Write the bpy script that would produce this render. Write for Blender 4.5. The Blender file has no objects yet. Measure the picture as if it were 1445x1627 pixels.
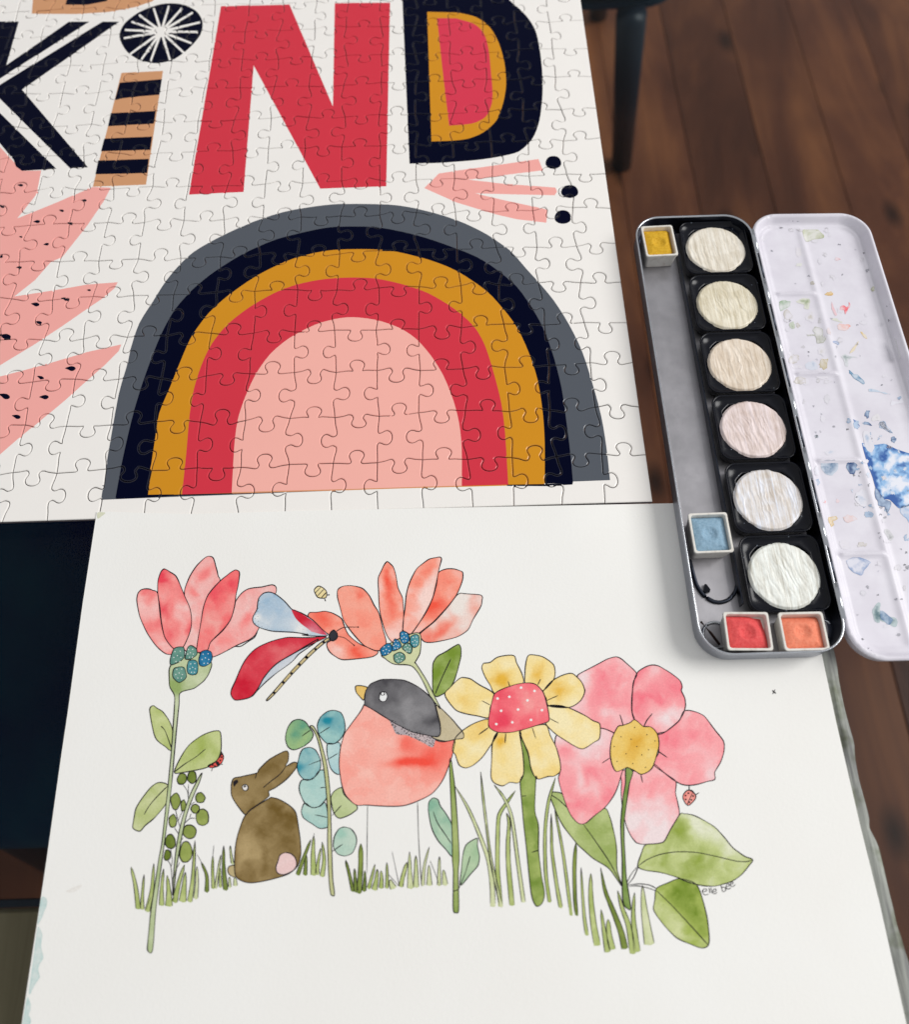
import bpy, math, random
import numpy as np
from mathutils import Matrix, Vector
from mathutils.geometry import delaunay_2d_cdt

random.seed(7)
rng = np.random.default_rng(11)
sc = bpy.context.scene
COL = sc.collection

# ------------------------------------------------------------------ camera
FPX = 1320.0                                  # focal length in photo pixels (photo is 1445 x 1627)
TILT = math.atan(FPX / 2832.0)                # tilt away from straight down
ROLL = math.radians(-1.8)
HCAM = 0.345                                  # metres above the glass
CX, CY = 722.5, 813.5
FWD = np.array([0, math.sin(TILT), -math.cos(TILT)])
_r = np.array([1.0, 0, 0]); _u = np.cross(_r, FWD)
RGT = math.cos(ROLL) * _r + math.sin(ROLL) * _u
UPV = -math.sin(ROLL) * _r + math.cos(ROLL) * _u
EYE = np.array([0, -HCAM * math.tan(TILT), HCAM])
cam_data = bpy.data.cameras.new("camera")
cam = bpy.data.objects.new("camera", cam_data)
COL.objects.link(cam)
cam.matrix_world = Matrix(((RGT[0], UPV[0], -FWD[0], EYE[0]),
                           (RGT[1], UPV[1], -FWD[1], EYE[1]),
                           (RGT[2], UPV[2], -FWD[2], EYE[2]),
                           (0, 0, 0, 1)))
cam_data.sensor_fit = 'VERTICAL'
cam_data.sensor_height = 24.0
cam_data.sensor_width = 24.0
cam_data.lens = FPX / 1627.0 * 24.0
cam_data.clip_start = 0.01
cam_data.clip_end = 50.0
cam_data.dof.use_dof = True
cam_data.dof.focus_distance = 0.39
cam_data.dof.aperture_fstop = cam_data.lens / 3.4      # about a 3.4 mm phone aperture
sc.camera = cam

# ------------------------------------------------------------------ light
world = bpy.data.worlds.new("World")
sc.world = world
world.use_nodes = True
wb = world.node_tree.nodes["Background"]
wb.inputs[0].default_value = (0.97, 0.98, 1.0, 1)
wb.inputs[1].default_value = 0.52

def area_light(name, az, el, dist, size, power, colour):
    az, el = math.radians(az), math.radians(el)
    ld = bpy.data.lights.new(name, 'AREA')
    ld.shape = 'SQUARE'; ld.size = size; ld.energy = power; ld.color = colour
    lo = bpy.data.objects.new(name, ld)
    d = Vector((math.sin(az) * math.cos(el), math.cos(az) * math.cos(el), math.sin(el)))
    lo.location = d * dist
    lo.rotation_euler = (-d).to_track_quat('-Z', 'Y').to_euler()
    COL.objects.link(lo)
    return lo
area_light("window_light", 82, 38, 3.2, 1.6, 85.0, (1.0, 0.988, 0.968))

sc.view_settings.view_transform = 'Standard'
sc.view_settings.look = 'None'
sc.view_settings.gamma = 1.0
sc.view_settings.exposure = 0.0
sc.view_settings.use_curve_mapping = False
sc.cycles.max_bounces = 10
sc.cycles.transparent_max_bounces = 12
sc.cycles.use_denoising = True

# ------------------------------------------------------------------ helpers
def lin(c):
    c = np.asarray(c, float) / 255.0
    return np.where(c <= 0.04045, c / 12.92, ((c + 0.055) / 1.055) ** 2.4)
def L4(c): return tuple(lin(c)) + (1.0,)

def unproj(px, z):
    """photo pixel(s) -> world point(s) on the plane(s) of height z"""
    px = np.asarray(px, float)
    d = ((px[..., 0] - CX) / FPX)[..., None] * RGT - ((px[..., 1] - CY) / FPX)[..., None] * UPV + FWD
    k = (z - EYE[2]) / d[..., 2]
    return EYE + d * k[..., None]
def on_surface(px, zf):
    P = unproj(px, 0.001)
    for _ in range(3):
        P = unproj(px, zf(P[..., 0], P[..., 1]))
    return P

# enlarged views of the photograph in which outlines were measured: origin and scale
VIEWS = dict(
    A1=(0, 0, 500 / 1445), A2=(480, 0, 520 / 1445), A3=(0, 400, 500 / 1445), A4=(480, 400, 580 / 1445),
    P1=(200, 860, 300 / 1445), P2=(480, 860, 300 / 1445), P3=(680, 1020, 300 / 1445), P4=(900, 1020, 320 / 1445),
    P5=(200, 1120, 300 / 1445), P6=(440, 1120, 300 / 1445), P7=(660, 1220, 300 / 1445), P8=(900, 1260, 300 / 1445),
    P9=(180, 1300, 300 / 1445), P10=(440, 1300, 320 / 1445),
    T5=(980, 320, 465 / 1445), T6=(1030, 680, 415 / 1445), T7=(1240, 330, 205 / 901), T8=(1220, 660, 225 / 915),
    T9=(1080, 900, 280 / 1445), Q=(1050, 1020, 395 / 1445), SG=(1100, 1390, 90 / 1445), PX=(0, 0, 1.0))
def V(*args):
    """V('P1', [..], 'P2', [..]) -> one list of photo pixels"""
    out = []
    for k in range(0, len(args), 2):
        ox, oy, s = VIEWS[args[k]]
        out += [(ox + x * s, oy + y * s) for x, y in args[k + 1]]
    return out

def catmull(pts, closed=True, n=5):
    p = np.asarray(pts, float); N = len(p)
    if N < 3: return p
    out = []
    rngi = range(N) if closed else range(N - 1)
    t = np.linspace(0, 1, n, endpoint=False)[:, None]
    for i in rngi:
        if closed: p0, p1, p2, p3 = p[i - 1], p[i], p[(i + 1) % N], p[(i + 2) % N]
        else: p0, p1, p2, p3 = p[max(i - 1, 0)], p[i], p[i + 1], p[min(i + 2, N - 1)]
        m1 = (p2 - p0) * 0.42; m2 = (p3 - p1) * 0.42
        out.append((2 * t**3 - 3 * t**2 + 1) * p1 + (t**3 - 2 * t**2 + t) * m1 + (-2 * t**3 + 3 * t**2) * p2 + (t**3 - t**2) * m2)
    out = np.vstack(out)
    if not closed: out = np.vstack([out, p[-1:]])
    return out

def inside(P, poly):
    """vectorised even-odd test"""
    P = np.asarray(P, float); poly = np.asarray(poly, float)
    res = np.zeros(len(P), bool)
    lo, hi = poly.min(0), poly.max(0)
    idx = np.where((P[:, 0] >= lo[0]) & (P[:, 0] <= hi[0]) & (P[:, 1] >= lo[1]) & (P[:, 1] <= hi[1]))[0]
    if len(idx) == 0: return res
    x, y = P[idx, 0][:, None], P[idx, 1][:, None]
    a, b = poly, np.roll(poly, -1, 0)
    with np.errstate(divide='ignore', invalid='ignore'):
        c = ((a[:, 1] > y) != (b[:, 1] > y)) & (x < (b[:, 0] - a[:, 0]) * (y - a[:, 1]) / (b[:, 1] - a[:, 1]) + a[:, 0])
    res[idx] = (c.sum(1) % 2) == 1
    return res

def seg_dist(P, poly, closed=True):
    P = np.asarray(P, float); a = np.asarray(poly, float)
    b = np.roll(a, -1, 0)
    if not closed: a, b = a[:-1], b[:-1]
    out = np.full(len(P), 1e9)
    for k in range(0, len(P), 4000):
        Q = P[k:k + 4000][:, None]; d = b - a
        t = np.clip(((Q - a) * d).sum(-1) / np.maximum((d * d).sum(-1), 1e-18), 0, 1)
        out[k:k + 4000] = np.sqrt((((a + t[..., None] * d) - Q) ** 2).sum(-1)).min(1)
    return out

def vnoise(x, y, seed=0):
    xi = np.floor(x).astype(np.int64); yi = np.floor(y).astype(np.int64)
    fx = x - xi; fy = y - yi
    fx = fx * fx * (3 - 2 * fx); fy = fy * fy * (3 - 2 * fy)
    def h(a, b):
        n = (a * 374761393 + b * 668265263 + seed * 1442695041) & 0xFFFFFFFF
        n = ((n ^ (n >> 13)) * 1274126177) & 0xFFFFFFFF
        return ((n ^ (n >> 16)) & 0xFFFF) / 65535.0
    return (h(xi, yi) * (1 - fx) + h(xi + 1, yi) * fx) * (1 - fy) + (h(xi, yi + 1) * (1 - fx) + h(xi + 1, yi + 1) * fx) * fy
def fbm(x, y, seed=0, octaves=4):
    s = np.zeros_like(x); a = 0.5; t = 0
    for o in range(octaves):
        s = s + a * vnoise(x, y, seed + o * 17); t += a; a *= 0.5; x = x * 2.03 + 5.1; y = y * 2.03 + 9.7
    return s / t

def new_obj(name, verts, faces, mats, parent=None, mat_idx=None, smooth=False):
    me = bpy.data.meshes.new(name)
    me.from_pydata([tuple(map(float, v)) for v in verts], [], [tuple(int(i) for i in f) for f in faces])
    if not isinstance(mats, (list, tuple)): mats = [mats]
    for m in mats: me.materials.append(m)
    if mat_idx is not None: me.polygons.foreach_set("material_index", np.asarray(mat_idx, dtype=np.int32))
    if smooth: me.polygons.foreach_set("use_smooth", np.ones(len(me.polygons), dtype=bool))
    me.update()
    o = bpy.data.objects.new(name, me)
    COL.objects.link(o)
    if parent is not None: o.parent = parent
    return o
def thing(name, label, cat, loc=(0, 0, 0), group=None):
    o = bpy.data.objects.new(name, None); COL.objects.link(o)
    o.location = loc; o.empty_display_size = 0.01
    return tag(o, label, cat, group)
def tag(o, label, cat, group=None):
    o["label"] = label; o["category"] = cat
    if group: o["group"] = group
    return o
def adopt(child, root):
    """parent a mesh made in world coordinates under an Empty that stands elsewhere"""
    child.parent = root
    child.matrix_parent_inverse = Matrix.Translation(-Vector(root.location))
    return child

def cdt(points, edges):
    r = delaunay_2d_cdt([Vector((float(a), float(b))) for a, b in points], edges, [], 0, 1e-7)
    return np.array([(v.x, v.y) for v in r[0]]), [tuple(f) for f in r[2]]

def ccw(v, f):
    a, b, c = v[f[0]], v[f[1]], v[f[2]]
    return f if (b[0] - a[0]) * (c[1] - a[1]) - (b[1] - a[1]) * (c[0] - a[0]) > 0 else (f[0], f[2], f[1])

# ------------------------------------------------------------------ materials
def base_mat(name, colour=(200, 200, 200), rough=0.6, spec=0.3, metal=0.0):
    m = bpy.data.materials.new(name); m.use_nodes = True
    b = m.node_tree.nodes["Principled BSDF"]
    b.inputs["Base Color"].default_value = L4(colour)
    b.inputs["Roughness"].default_value = rough
    b.inputs["Specular IOR Level"].default_value = spec
    b.inputs["Metallic"].default_value = metal
    return m, m.node_tree.nodes, m.node_tree.links, b
def noise(nt, links, scale, detail=3, rough=0.55, vec=None, dims='3D'):
    n = nt.new("ShaderNodeTexNoise"); n.noise_dimensions = dims
    n.inputs["Scale"].default_value = scale; n.inputs["Detail"].default_value = detail; n.inputs["Roughness"].default_value = rough
    if vec is not None: links.new(vec, n.inputs["Vector"])
    return n
def geo_pos(nt): return nt.new("ShaderNodeNewGeometry").outputs["Position"]
def ramp(nt, links, fac, stops):
    r = nt.new("ShaderNodeValToRGB")
    while len(r.color_ramp.elements) < len(stops): r.color_ramp.elements.new(0.5)
    for e, (p, c) in zip(r.color_ramp.elements, stops): e.position = p; e.color = L4(c)
    links.new(fac, r.inputs[0]); return r
def bump(nt, links, height, b, strength, dist):
    n = nt.new("ShaderNodeBump"); n.inputs["Strength"].default_value = strength; n.inputs["Distance"].default_value = dist
    links.new(height, n.inputs["Height"]); links.new(n.outputs[0], b.inputs["Normal"]); return n

def print_mat(name, c, spec=0.18, rough=0.5):
    """printed card with a fine linen press"""
    m, nt, ln, b = base_mat(name, c, rough, spec)
    pos = geo_pos(nt)
    n1 = noise(nt, ln, 2600, 2, 0.6, pos)
    n2 = noise(nt, ln, 55, 3, 0.6, pos)
    hs = nt.new("ShaderNodeHueSaturation"); hs.inputs["Color"].default_value = L4(c)
    mp = nt.new("ShaderNodeMapRange"); mp.inputs["To Min"].default_value = 0.955; mp.inputs["To Max"].default_value = 1.045
    ad = nt.new("ShaderNodeMath"); ad.operation = 'MULTIPLY_ADD'; ad.inputs[1].default_value = 0.6; 
    ln.new(n1.outputs[0], ad.inputs[0])
    mu = nt.new("ShaderNodeMath"); mu.operation = 'MULTIPLY'; mu.inputs[1].default_value = 0.4; ln.new(n2.outputs[0], mu.inputs[0])
    ln.new(mu.outputs[0], ad.inputs[2]); ln.new(ad.outputs[0], mp.inputs["Value"])
    ln.new(mp.outputs[0], hs.inputs["Value"]); ln.new(hs.outputs[0], b.inputs["Base Color"])
    bump(nt, ln, n1.outputs[0], b, 0.25, 0.00008)
    return m

PRINT_COLS = dict(white=(240, 236, 231), navy=(2, 5, 30), red=(210, 54, 70), mustard=(208, 141, 30), tan=(208, 152, 110),
                  pink=(242, 170, 162), grey=(84, 89, 97), peach=(244, 178, 166), dred=(213, 57, 80), line=(214, 150, 110))
PRINTS = {k: print_mat("card_print_" + k, v, spec=0.03 if k == 'navy' else 0.10, rough=0.45) for k, v in PRINT_COLS.items()}
EDGES = {k: print_mat("burnished_edge_" + k, v, spec=0.55, rough=0.26) for k, v in PRINT_COLS.items()}
PKEYS = list(PRINTS)
M_CARD, nt, ln, b = base_mat("grey_card_edge", (92, 86, 90), 0.9, 0.05)
M_CARD_CUT, nt, ln, b = base_mat("dark_die_cut", (70, 66, 70), 0.9, 0.05)

def paper_mat():
    m, nt, ln, b = base_mat("watercolour_paper", (240, 238, 232), 0.85, 0.12)
    pos = geo_pos(nt)
    n1 = noise(nt, ln, 900, 4, 0.65, pos); n2 = noise(nt, ln, 14, 3, 0.5, pos)
    r = ramp(nt, ln, n2.outputs[0], [(0.3, (239, 237, 232)), (0.7, (242, 241, 237))])
    ln.new(r.outputs[0], b.inputs["Base Color"])
    bump(nt, ln, n1.outputs[0], b, 0.35, 0.00022)
    return m
M_PAPER = paper_mat()
def paint_mat():
    m, nt, ln, b = base_mat("watercolour_paint", (200, 90, 90), 0.8, 0.15)
    at = nt.new("ShaderNodeAttribute"); at.attribute_name = "pigment"
    pos = geo_pos(nt)
    n1 = noise(nt, ln, 1500, 3, 0.7, pos); n0 = noise(nt, ln, 900, 4, 0.65, pos)
    mp = nt.new("ShaderNodeMapRange"); mp.inputs["From Min"].default_value = 0.3; mp.inputs["From Max"].default_value = 0.7
    mp.inputs["To Min"].default_value = 0.89; mp.inputs["To Max"].default_value = 1.08
    ln.new(n1.outputs[0], mp.inputs["Value"])
    hs = nt.new("ShaderNodeHueSaturation"); ln.new(at.outputs["Color"], hs.inputs["Color"]); ln.new(mp.outputs[0], hs.inputs["Value"])
    ln.new(hs.outputs[0], b.inputs["Base Color"])
    bump(nt, ln, n0.outputs[0], b, 0.35, 0.00022)
    return m
M_PAINT = paint_mat()
def ink_mat():
    m, nt, ln, b = base_mat("ink_line", (40, 36, 44), 0.7, 0.15)
    n1 = noise(nt, ln, 1200, 3, 0.7, geo_pos(nt))
    r = ramp(nt, ln, n1.outputs[0], [(0.3, (12, 10, 18)), (0.8, (46, 40, 46))])
    ln.new(r.outputs[0], b.inputs["Base Color"]); return m
M_INK = ink_mat()
M_GEL, *_ = base_mat("white_gel_dot", (240, 240, 236), 0.5, 0.3)

def glass_mat():
    m = bpy.data.materials.new("tinted_glass"); m.use_nodes = True
    nt, ln = m.node_tree.nodes, m.node_tree.links
    nt.remove(nt["Principled BSDF"])
    t = nt.new("ShaderNodeBsdfTransparent"); t.inputs[0].default_value = (0.72, 0.755, 0.76, 1)
    g = nt.new("ShaderNodeBsdfGlossy"); g.inputs["Roughness"].default_value = 0.0
    lw_ = nt.new("ShaderNodeLayerWeight"); lw_.inputs[0].default_value = 0.5
    pw = nt.new("ShaderNodeMath"); pw.operation = 'POWER'; pw.inputs[1].default_value = 5.0; ln.new(lw_.outputs["Facing"], pw.inputs[0])
    f = nt.new("ShaderNodeMath"); f.operation = 'MULTIPLY_ADD'; f.inputs[1].default_value = 0.4; f.inputs[2].default_value = 0.005
    ln.new(pw.outputs[0], f.inputs[0])
    mx = nt.new("ShaderNodeMixShader")
    ln.new(f.outputs[0], mx.inputs[0]); ln.new(t.outputs[0], mx.inputs[1]); ln.new(g.outputs[0], mx.inputs[2])
    ln.new(mx.outputs[0], nt["Material Output"].inputs[0])
    return m
M_GLASS = glass_mat()

def wood_mat(name, dark, mid, light, scale_x=26.0, rough=0.55, spec=0.25):
    m, nt, ln, b = base_mat(name, mid, rough, spec)
    oi = nt.new("ShaderNodeObjectInfo")
    pos = geo_pos(nt)
    sh = nt.new("ShaderNodeVectorMath"); sh.operation = 'MULTIPLY_ADD'; sh.inputs[1].default_value = (1, 1, 1)
    cb = nt.new("ShaderNodeCombineXYZ"); 
    mk = nt.new("ShaderNodeMath"); mk.operation = 'MULTIPLY'; mk.inputs[1].default_value = 37.0
    ln.new(oi.outputs["Random"], mk.inputs[0]); ln.new(mk.outputs[0], cb.inputs[0]); ln.new(mk.outputs[0], cb.inputs[1])
    ln.new(pos, sh.inputs[0]); ln.new(cb.outputs[0], sh.inputs[2])
    # knots pull the grain aside
    vo = nt.new("ShaderNodeTexVoronoi"); vo.inputs["Scale"].default_value = 1.0
    sc2 = nt.new("ShaderNodeVectorMath"); sc2.operation = 'MULTIPLY'; sc2.inputs[1].default_value = (9.5, 5.0, 1)
    ln.new(sh.outputs[0], sc2.inputs[0]); ln.new(sc2.outputs[0], vo.inputs["Vector"])
    kn = nt.new("ShaderNodeMapRange"); kn.inputs["From Min"].default_value = 0.04; kn.inputs["From Max"].default_value = 0.21
    kn.inputs["To Min"].default_value = 1.0; kn.inputs["To Max"].default_value = 0.0
    ln.new(vo.outputs["Distance"], kn.inputs["Value"])
    st = nt.new("ShaderNodeVectorMath"); st.operation = 'MULTIPLY'; st.inputs[1].default_value = (scale_x, 1.6, 1)
    ln.new(sh.outputs[0], st.inputs[0])
    n1 = noise(nt, ln, 1.0, 6, 0.62, st.outputs[0]); n1.inputs["Distortion"].default_value = 0.9
    n2 = noise(nt, ln, 3.1, 3, 0.5, sh.outputs[0])
    mixf = nt.new("ShaderNodeMath"); mixf.operation = 'MULTIPLY_ADD'; mixf.inputs[1].default_value = 0.65
    ln.new(n1.outputs[0], mixf.inputs[0])
    m2 = nt.new("ShaderNodeMath"); m2.operation = 'MULTIPLY'; m2.inputs[1].default_value = 0.35; ln.new(n2.outputs[0], m2.inputs[0])
    ln.new(m2.outputs[0], mixf.inputs[2])
    r = ramp(nt, ln, mixf.outputs[0], [(0.30, dark), (0.5, mid), (0.70, light)])
    mx = nt.new("ShaderNodeMix"); mx.data_type = 'RGBA'
    ln.new(kn.outputs[0], mx.inputs["Factor"]); ln.new(r.outputs[0], mx.inputs["A"])
    mx.inputs["B"].default_value = L4([c * 0.45 for c in dark])
    hs = nt.new("ShaderNodeHueSaturation"); ln.new(mx.outputs["Result"], hs.inputs["Color"])
    mr = nt.new("ShaderNodeMapRange"); mr.inputs["To Min"].default_value = 0.82; mr.inputs["To Max"].default_value = 1.15
    ln.new(oi.outputs["Random"], mr.inputs["Value"]); ln.new(mr.outputs[0], hs.inputs["Value"])
    ln.new(hs.outputs[0], b.inputs["Base Color"])
    bump(nt, ln, n1.outputs[0], b, 0.3, 0.002)
    return m
M_FLOOR = wood_mat("varnished_pine_boards", (54, 29, 25), (112, 66, 47), (166, 104, 66), 8.0, 0.45, 0.18)
M_BENCH = wood_mat("weathered_bench_board", (124, 108, 82), (166, 146, 114), (190, 170, 136), 34.0, 0.7, 0.15)
M_VOID, *_ = base_mat("dark_subfloor", (30, 24, 22), 0.9, 0.05)

def velvet_mat():
    m, nt, ln, b = base_mat("teal_velvet", (10, 40, 52), 0.9, 0.05)
    n1 = noise(nt, ln, 420, 3, 0.7, geo_pos(nt)); n2 = noise(nt, ln, 9, 3, 0.5, geo_pos(nt))
    r = ramp(nt, ln, n2.outputs[0], [(0.3, (6, 18, 58)), (0.7, (11, 58, 74))])
    ln.new(r.outputs[0], b.inputs["Base Color"])
    b.inputs["Sheen Weight"].default_value = 0.06
    bump(nt, ln, n1.outputs[0], b, 0.4, 0.001)
    return m
M_VELVET = velvet_mat()
M_LEG, nt, ln, b = base_mat("black_steel_leg", (22, 36, 50), 0.4, 0.4)

def metal_mat(name, c, rough, bump_s=0.05, scuff=0.12):
    m, nt, ln, b = base_mat(name, c, rough, 0.5, 1.0)
    n1 = noise(nt, ln, 160, 4, 0.7, geo_pos(nt))
    mr = nt.new("ShaderNodeMapRange"); mr.inputs["To Min"].default_value = rough - scuff * 0.6; mr.inputs["To Max"].default_value = rough + scuff
    ln.new(n1.outputs[0], mr.inputs["Value"]); ln.new(mr.outputs[0], b.inputs["Roughness"])
    n2 = noise(nt, ln, 45, 4, 0.6, geo_pos(nt))
    r = ramp(nt, ln, n2.outputs[0], [(0.3, [x * 0.9 for x in c]), (0.7, c)])
    ln.new(r.outputs[0], b.inputs["Base Color"])
    bump(nt, ln, n1.outputs[0], b, bump_s, 0.0003)
    return m
M_TIN = metal_mat("satin_tinplate", (172, 176, 186), 0.36)
M_TIN_IN = metal_mat("scuffed_tin_inside", (178, 176, 180), 0.42, 0.12, 0.2)
M_STEEL = metal_mat("bright_steel", (205, 208, 214), 0.22)
M_DARKSTEEL = metal_mat("dark_hinge_steel", (60, 64, 74), 0.35)
def black_plastic():
    m, nt, ln, b = base_mat("black_plastic", (5, 7, 18), 0.25, 0.25)
    n1 = noise(nt, ln, 700, 2, 0.5, geo_pos(nt))
    vo = nt.new("ShaderNodeTexVoronoi"); vo.inputs["Scale"].default_value = 210.0; ln.new(geo_pos(nt), vo.inputs["Vector"])
    # dried specks of pale paint
    sp = nt.new("ShaderNodeMath"); sp.operation = 'LESS_THAN'; sp.inputs[1].default_value = 0.055; ln.new(vo.outputs["Distance"], sp.inputs[0])
    mx = nt.new("ShaderNodeMix"); mx.data_type = 'RGBA'; ln.new(sp.outputs[0], mx.inputs["Factor"])
    mx.inputs["A"].default_value = L4((5, 7, 18)); mx.inputs["B"].default_value = L4((110, 118, 130))
    ln.new(mx.outputs["Result"], b.inputs["Base Color"])
    bump(nt, ln, n1.outputs[0], b, 0.06, 0.0002)
    return m
M_BLACK = black_plastic()
def enamel_mat():
    m, nt, ln, b = base_mat("white_enamel", (220, 216, 225), 0.30, 0.22)
    n1 = noise(nt, ln, 60, 4, 0.6, geo_pos(nt))
    r = ramp(nt, ln, n1.outputs[0], [(0.35, (214, 210, 219)), (0.6, (222, 219, 227))])
    ln.new(r.outputs[0], b.inputs["Base Color"])
    n2 = noise(nt, ln, 300, 2, 0.5, geo_pos(nt)); bump(nt, ln, n2.outputs[0], b, 0.04, 0.0003)
    return m
M_ENAMEL = enamel_mat()
def stain_mat():
    m, nt, ln, b = base_mat("dried_paint_stain", (90, 120, 160), 0.45, 0.35)
    at = nt.new("ShaderNodeAttribute"); at.attribute_name = "pigment"
    ln.new(at.outputs["Color"], b.inputs["Base Color"]); return m
M_STAIN = stain_mat()
def pan_white():
    m, nt, ln, b = base_mat("white_pan_plastic", (226, 222, 214), 0.45, 0.4)
    n1 = noise(nt, ln, 320, 4, 0.65, geo_pos(nt))
    r = ramp(nt, ln, n1.outputs[0], [(0.30, (206, 198, 188)), (0.48, (224, 220, 212)), (0.8, (232, 229, 222))])
    ln.new(r.outputs[0], b.inputs["Base Color"]); return m
M_PANW = pan_white()
def cake_mat(name, dark, mid, light):
    m, nt, ln, b = base_mat(name, mid, 0.75, 0.25)
    n1 = noise(nt, ln, 900, 5, 0.75, geo_pos(nt))
    r = ramp(nt, ln, n1.outputs[0], [(0.22, dark), (0.42, mid), (0.80, light)])
    ln.new(r.outputs[0], b.inputs["Base Color"])
    bump(nt, ln, n1.outputs[0], b, 0.5, 0.0004); return m
def pearl_mat(name, base, high, tint):
    m, nt, ln, b = base_mat(name, base, 0.38, 0.5)
    pos = geo_pos(nt)
    st = nt.new("ShaderNodeVectorMath"); st.operation = 'MULTIPLY'; st.inputs[1].default_value = (640, 30, 1)
    ln.new(pos, st.inputs[0])
    n1 = noise(nt, ln, 1.0, 5, 0.6, st.outputs[0]); n1.inputs["Distortion"].default_value = 1.2
    n2 = noise(nt, ln, 170, 3, 0.6, pos)
    r = ramp(nt, ln, n1.outputs[0], [(0.33, base), (0.5, high), (0.68, tint)])
    mx = nt.new("ShaderNodeMix"); mx.data_type = 'RGBA'; mx.inputs["Factor"].default_value = 0.25
    r2 = ramp(nt, ln, n2.outputs[0], [(0.4, base), (0.6, tint)])
    ln.new(r.outputs[0], mx.inputs["A"]); ln.new(r2.outputs[0], mx.inputs["B"]); ln.new(mx.outputs["Result"], b.inputs["Base Color"])
    bump(nt, ln, n1.outputs[0], b, 0.25, 0.0004)
    return m

# ================================================================== SETTING
ZF = -0.72
floor = new_obj("floor", [(-1.5, -1.2, ZF - 0.03), (2.0, -1.2, ZF - 0.03), (2.0, 2.6, ZF - 0.03), (-1.5, 2.6, ZF - 0.03)], [(0, 1, 2, 3)], M_VOID)
floor["kind"] = "structure"
PW = 0.1262
def box_mesh(name, x0, x1, y0, y1, z0, z1, bev=0.0):
    v = []; b2 = bev
    for z, i in ((z0, 0), (z1 - b2, 0), (z1, b2)):
        v += [(x0 + i, y0 + i, z), (x1 - i, y0 + i, z), (x1 - i, y1 - i, z), (x0 + i, y1 - i, z)]
    f = [(3, 2, 1, 0), (8, 9, 10, 11)]
    for k in (0, 4):
        for a in range(4): f.append((k + a, k + (a + 1) % 4, k + 4 + (a + 1) % 4, k + 4 + a))
    return v, f
pv, pf = box_mesh("p", -PW / 2 + 0.0004, PW / 2 - 0.0004, -1.9, 1.9, -0.028, 0.0, 0.0010)
plank_me = None
for i in range(-12, 15):
    cx = 0.6859 + PW * (i - 5) - PW / 2
    if cx < -1.45 or cx > 1.95: continue
    if plank_me is None:
        o = new_obj("floor_plank", pv, pf, M_FLOOR, floor); plank_me = o.data
    else:
        o = bpy.data.objects.new("floor_plank", plank_me); COL.objects.link(o); o.parent = floor
    o.location = (cx, 0.7, ZF + random.uniform(-0.0006, 0.0006))

# glass table top
v, f = box_mesh("g", -0.62, 0.78, -0.45, 0.75, -0.008, -0.0, 0.0006)
glass = new_obj("glass_tabletop", v, f, M_GLASS)
tag(glass, "dark tinted glass tabletop carrying the jigsaw and the painting, floor showing through", "table")

# ---- lofting helpers
def rrect(w, h, r, n=10, per=0):
    """rounded rectangle outline, counter-clockwise from the right side"""
    pts = []
    for cx_, cy_, a0 in ((w / 2 - r, h / 2 - r, 0), (-w / 2 + r, h / 2 - r, 90), (-w / 2 + r, -h / 2 + r, 180), (w / 2 - r, -h / 2 + r, 270)):
        for k in range(n + 1):
            a = math.radians(a0 + 90.0 * k / n)
            pts.append((cx_ + r * math.cos(a), cy_ + r * math.sin(a)))
    return np.array(pts)
def loft(loops, close_bottom=True, close_top=False):
    n = len(loops[0]); v = [tuple(p) for l in loops for p in l]; f = []
    for k in range(len(loops) - 1):
        for a in range(n):
            f.append((k * n + a, k * n + (a + 1) % n, (k + 1) * n + (a + 1) % n, (k + 1) * n + a))
    if close_bottom: f.append(tuple(reversed(range(n))))
    if close_top: f.append(tuple(range((len(loops) - 1) * n, len(loops) * n)))
    return v, f
def lp(pts, z, c=(0, 0)): return [(p[0] + c[0], p[1] + c[1], z) for p in pts]
def tube(path, radii, n=10):
    path = [Vector(p) for p in path]; loops = []
    for i, p in enumerate(path):
        d = (path[min(i + 1, len(path) - 1)] - path[max(i - 1, 0)]).normalized()
        a = d.orthogonal().normalized(); b_ = d.cross(a)
        r = radii[i] if isinstance(radii, (list, tuple)) else radii
        loops.append([tuple(p + (a * math.cos(2 * math.pi * k / n) + b_ * math.sin(2 * math.pi * k / n)) * r) for k in range(n)])
    return loft(loops, True, True)

# ---- chairs under the glass
def cushion(w, h, r, z0, z1, c, puff=0.02):
    loops = []
    for ins, z in ((0.02, z0), (0.004, z0 + 0.008), (0.0, z0 + 0.025), (0.0, z1 - 0.03), (0.006, z1 - 0.014), (0.022, z1 - 0.002), (0.07, z1 + puff * 0.5), (0.15, z1 + puff)):
        loops.append(lp(rrect(w - 2 * ins, h - 2 * ins, max(r - ins, 0.01), 12), z, c))
    return loft(loops, True, True)
def chair(label, px_front, zc, w, h, r, dx, front_sign, legs):
    P = unproj(np.array(px_front, float), zc - 0.08)
    c = (P[0] + dx, P[1] + front_sign * h / 2)
    root = thing("chair", label, "chair", (c[0], c[1], ZF))
    v, f = cushion(w, h, r, zc - 0.07, zc - 0.01, c)
    adopt(new_obj("seat", v, f, M_VELVET, None, smooth=True), root)
    v, f = loft([lp(rrect(w - 0.02, h - 0.02, r - 0.01, 12), zc - 0.082, c), lp(rrect(w - 0.012, h - 0.012, r - 0.006, 12), zc - 0.071, c)], True, True)
    adopt(new_obj("seat_base", v, f, M_VELVET, None), root)
    for (tx, ty), (fx, fy) in legs(c):
        v, f = tube([(tx, ty, zc - 0.08), (fx, fy, ZF)], [0.020, 0.017], 14)
        adopt(new_obj("leg", v, f, M_LEG, None, smooth=True), root)
    return root
foot = unproj(np.array([988.0, 262.0]), ZF); top = unproj(np.array([1004.0, 22.0]), -0.36)
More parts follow.
